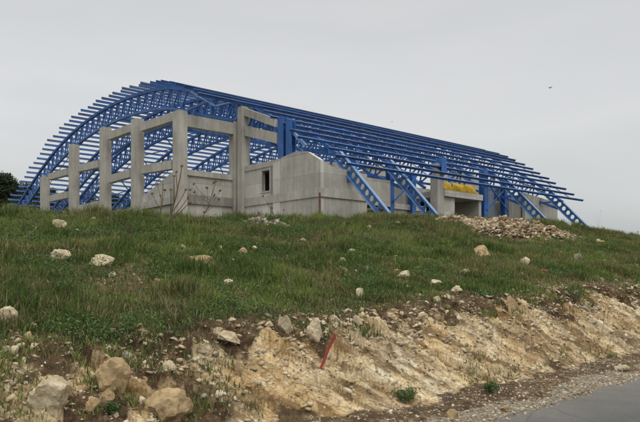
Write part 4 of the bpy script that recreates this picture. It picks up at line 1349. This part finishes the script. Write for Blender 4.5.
dry_weed(198, 226, [(216, 181), (194, 184), (190, 190), (195, 192), (207, 188), (214, 183), (220, 191), (214, 195), (219, 199), (204, 212)], 'tall dry weed with many seed heads before the low concrete wall', 1, 0.009)
dry_weed(166, 226, [(182, 166), (176, 172), (186, 190), (174, 176), (171, 190), (188, 198), (190, 202)], 'thickest dead stalk leaning right before the corner column', 2, 0.02)
dry_weed(157, 226, [(163, 178), (157, 184), (165, 190), (160, 196), (152, 194)], 'upright dry weed before the sloping infill wall, left of the thick dead stalk', 3, 0.011)
dry_weed(280, 228, [(263, 196), (268, 204), (272, 208), (284, 210)], 'thin dry weed leaning left before the window wall', 4, 0.007)
dry_weed(262, 228, [(259, 213), (255, 216), (266, 214)], 'short dry weed on the grey rubble heap', 5, 0.007)
dry_weed(593, 229, [(601, 211), (602, 219), (597, 216)], 'lone dry weed against the sky right of the last blue leg', 6, 0.008)
dry_weed(425, 226, [(428, 212), (421, 215)], 'small dry weed between the first two blue legs', 9, 0.006)
dry_weed(16, 240, [(23, 218), (26, 222)], 'forked bare twig standing near the crest at the far left', 7, 0.009, False, name='dead_branch', cat='branch')
dry_weed(20, 238, [(42, 222), (36, 226), (30, 231)], 'long grey bare branch leaning right beside the forked twig', 8, 0.012, False, mat='grey_wood', name='dead_branch', cat='branch')
dry_weed(167, 309, [(158, 290), (163, 296)], 'thin pale dry stalk in the grass in the middle of the left slope', 12, 0.006, False, mat='grey_wood', name='dead_branch', cat='branch')
dry_weed(291, 290, [(281, 268), (286, 274), (290, 272)], 'thin pale dry stalk in the grass at the middle of the slope', 13, 0.005, False, mat='grey_wood', name='dead_branch', cat='branch')
dry_weed(290, 299, [(291, 262)], 'tall straight pale stalk in the grass beside the thin middle stalk', 14, 0.004, False, mat='grey_wood', name='dead_branch', cat='branch')
dry_weed(640, 240, [(632, 233), (638, 232)], 'small dry weed on the crest at the right edge', 15, 0.006)

# ------------------------------------------------------------------ red stake, tyre, litter, bird
p, d = ground_at(320, 371); q = ray(335, 333) * (d - 0.15 + 0.9 * 0); q = Vector((q.x, q.y, EYE + q.z))
pb, db = ground_at(320, 370)
p_top, d_top = ground_at(335, 335)
foot = ray(320, 369) * (db - 0.02); foot.z += EYE
head = ray(335, 334) * (db + 0.02); head.z += EYE
st = MB(); ax = (head - foot).normalized()
side = ax.cross(Vector((0, -0.6, 0.8))).normalized(); nrm = side.cross(ax)
L = (head - foot).length
n_ = 10; vs = []; fs = []
for i in range(n_ + 1):
    t_ = i / n_; w_ = 0.018 * (1 if t_ > 0.12 else 0.35 + 5.4 * t_)
    c_ = foot + ax * (L * t_) + side * (0.006 * math.sin(t_ * 9))
    for a_, b_ in ((-w_, -.008), (w_, -.008), (w_, .008), (-w_, .008)):
        vs.append(c_ + side * a_ + nrm * b_)
for i in range(n_):
    for k in range(4):
        fs.append((i*4+k, i*4+(k+1)%4, i*4+4+(k+1)%4, i*4+4+k))
fs += [(0,1,2,3), (n_*4+3, n_*4+2, n_*4+1, n_*4)]
st.add(vs, fs)
tag(st.build('survey_stake', M['red_paint']), 'faded red wooden stake leaning against the pale cut face', 'stake')

p, d = ground_at(350, 231)
t = MB()
NR, nr = 22, 8
for i in range(NR):
    for j in range(nr):
        a = 2*math.pi*i/NR; b = 2*math.pi*j/nr
        r_ = 0.14 + 0.06 * math.cos(b)
        t.v.append((p.x + r_*math.cos(a), p.y + 0.05*math.sin(b) * 0.6 + r_*math.sin(a)*0.5, p.z + 0.12 + r_*math.sin(a)*0.75 + 0.045*math.sin(b)))
for i in range(NR):
    for j in range(nr):
        t.f.append((i*nr+j, ((i+1)%NR)*nr+j, ((i+1)%NR)*nr+(j+1)%nr, i*nr+(j+1)%nr))
tag(t.build('old_tyre', M['black_rubber'], None, True), 'small black tyre half sunk in the grass just under the crest', 'tyre')

def litter(px, py, size, mat, label, seed, name='crumpled_bag'):
    p, d = ground_at(px, py)
    me = stone_mesh(name, seed, 3, size, size * 0.7, size * 0.5, M[mat], 0.7, 0.45)
    o = bpy.data.objects.new(name, me); COL.objects.link(o)
    o.location = p + Vector((0, 0, size * 0.25)); tag(o, label, 'litter')
litter(544, 272, 0.11, 'litter_red', 'faded red plastic scrap in the soil on the right of the slope', 5)
litter(553, 263, 0.06, 'litter_white', 'white plastic scrap beside the faded red one', 6)
litter(623, 272, 0.10, 'litter_blue', 'pale blue plastic bag in the soil near the right edge', 7)
litter(617, 275, 0.07, 'litter_red', 'small red scrap next to the pale blue bag', 8)
litter(612, 272, 0.08, 'litter_white', 'white scrap left of the small red scrap near the right edge', 9)

def bird(px, py, dist, span, label):
    c = ray(px, py) * dist; c.z += EYE
    root = empty('bird', c, label, 'bird')
    mb = MB()
    mb.tube([c + Vector((-.5, 0, 0)) * span, c + Vector((-.25, 0, .03)) * span, c + Vector((0, 0, .04)) * span, c + Vector((.22, 0, .05)) * span, c + Vector((.34, 0, .06)) * span, c + Vector((.44, 0, .04)) * span], [0.01*span, .07*span, .10*span, .07*span, .055*span, .008*span], 8)
    mb.build('body', M['feather'], root, True)
    for s in (-1, 1):
        mb = MB()
        pts = [(.16, .04*s, .06), (.20, .25*s, .22), (.05, .55*s, .16), (-.10, .42*s, .16), (-.12, .06*s, .06)]
        mb.prism([c + Vector(q_) * span for q_ in pts], (0, 0, 0.015 * span))
        mb.build('wing', M['feather'], root)
bird(550, 88, 50, 0.36, 'small dark bird flying high in the grey sky right of the roof')
bird(392, 122, 90, 0.28, 'tiny dark bird in the sky just above the roof ridge')

# ------------------------------------------------------------------ pine trees behind the hall
def pine(px, top_py, dist, label, seed, width=0.5):
    rg = np.random.RandomState(seed)
    d = ray(px, top_py); P = d * dist
    base = Vector((P.x, P.y, 4.0)); topz = EYE + P.z
    H = topz - base.z
    root = empty('pine_tree', base, label, 'tree', 'dark pines behind the hall')
    mb = MB(); mb.tube([base - Vector((0,0,.5)), base + Vector((0.1, 0, H*.5)), base + Vector((0, 0, H * .95))], [H*.025, H*.017, H*.004], 7)
    for k in range(16):
        t = rg.uniform(.2, .9); a = rg.uniform(0, 6.28); L_ = H * width * (1 - t) ** .7 * .8 + .2
        s = base + Vector((0, 0, H * t))
        mb.tube([s, s + Vector((math.cos(a)*L_, math.sin(a)*L_, L_ * .25))], [H*.006, H*.002], 4)
    mb.build('trunk', M['bark'], root)
    n = 80
    t = rg.rand(n) ** .8 * .82 + .16
    a = rg.uniform(0, 6.28, n); rr = H * width * (1.04 - t) ** .62 * rg.uniform(.25, .8, n)
    cs = np.stack([np.cos(a) * rr, np.sin(a) * rr, H * t - H * .04], 1)
    pal = np.array([(0.018, 0.032, 0.012), (0.028, 0.045, 0.016), (0.04, 0.055, 0.02)])
    v, q, cc = leaf_cloud(cs, H * .085 * (1.5 - t), H * .09 * np.ones(n), np.full(n, 90), np.full(n, H * .014), pal, seed)
    o = fast_mesh('crown', v, quads=q, mat=M['needle'], cols={'tint': cc}); o.parent = root
PN = [(-22, 168, 112, 'dark pine behind the hall, outside left end of the row'), (-6, 172, 108, 'dark pine just beyond the left edge of the photo'),
      (5, 174, 110, 'tallest dark pine at the left edge, left of the blue arch foot'), (14, 180, 116, 'dark pine second from the left edge beside the arch foot'),
      (24, 183, 118, 'dark pine right behind the foot of the blue arch'), (34, 186, 122, 'dark pine seen through the left end of the blue arch'),
      (52, 189, 128, 'dark pine seen between the first and second concrete columns'), (66, 193, 130, 'dark pine showing beside the second concrete column'),
      (88, 193, 134, 'dark pine seen between the second and third concrete columns'), (113, 194, 138, 'dark pine seen between the third and fourth columns, nearer the third'),
      (124, 197, 140, 'dark pine seen between the third and fourth columns, nearer the fourth'), (44, 192, 126, 'dark pine behind the first concrete column')]
for i, a in enumerate(PN): pine(*a, seed=50 + i)
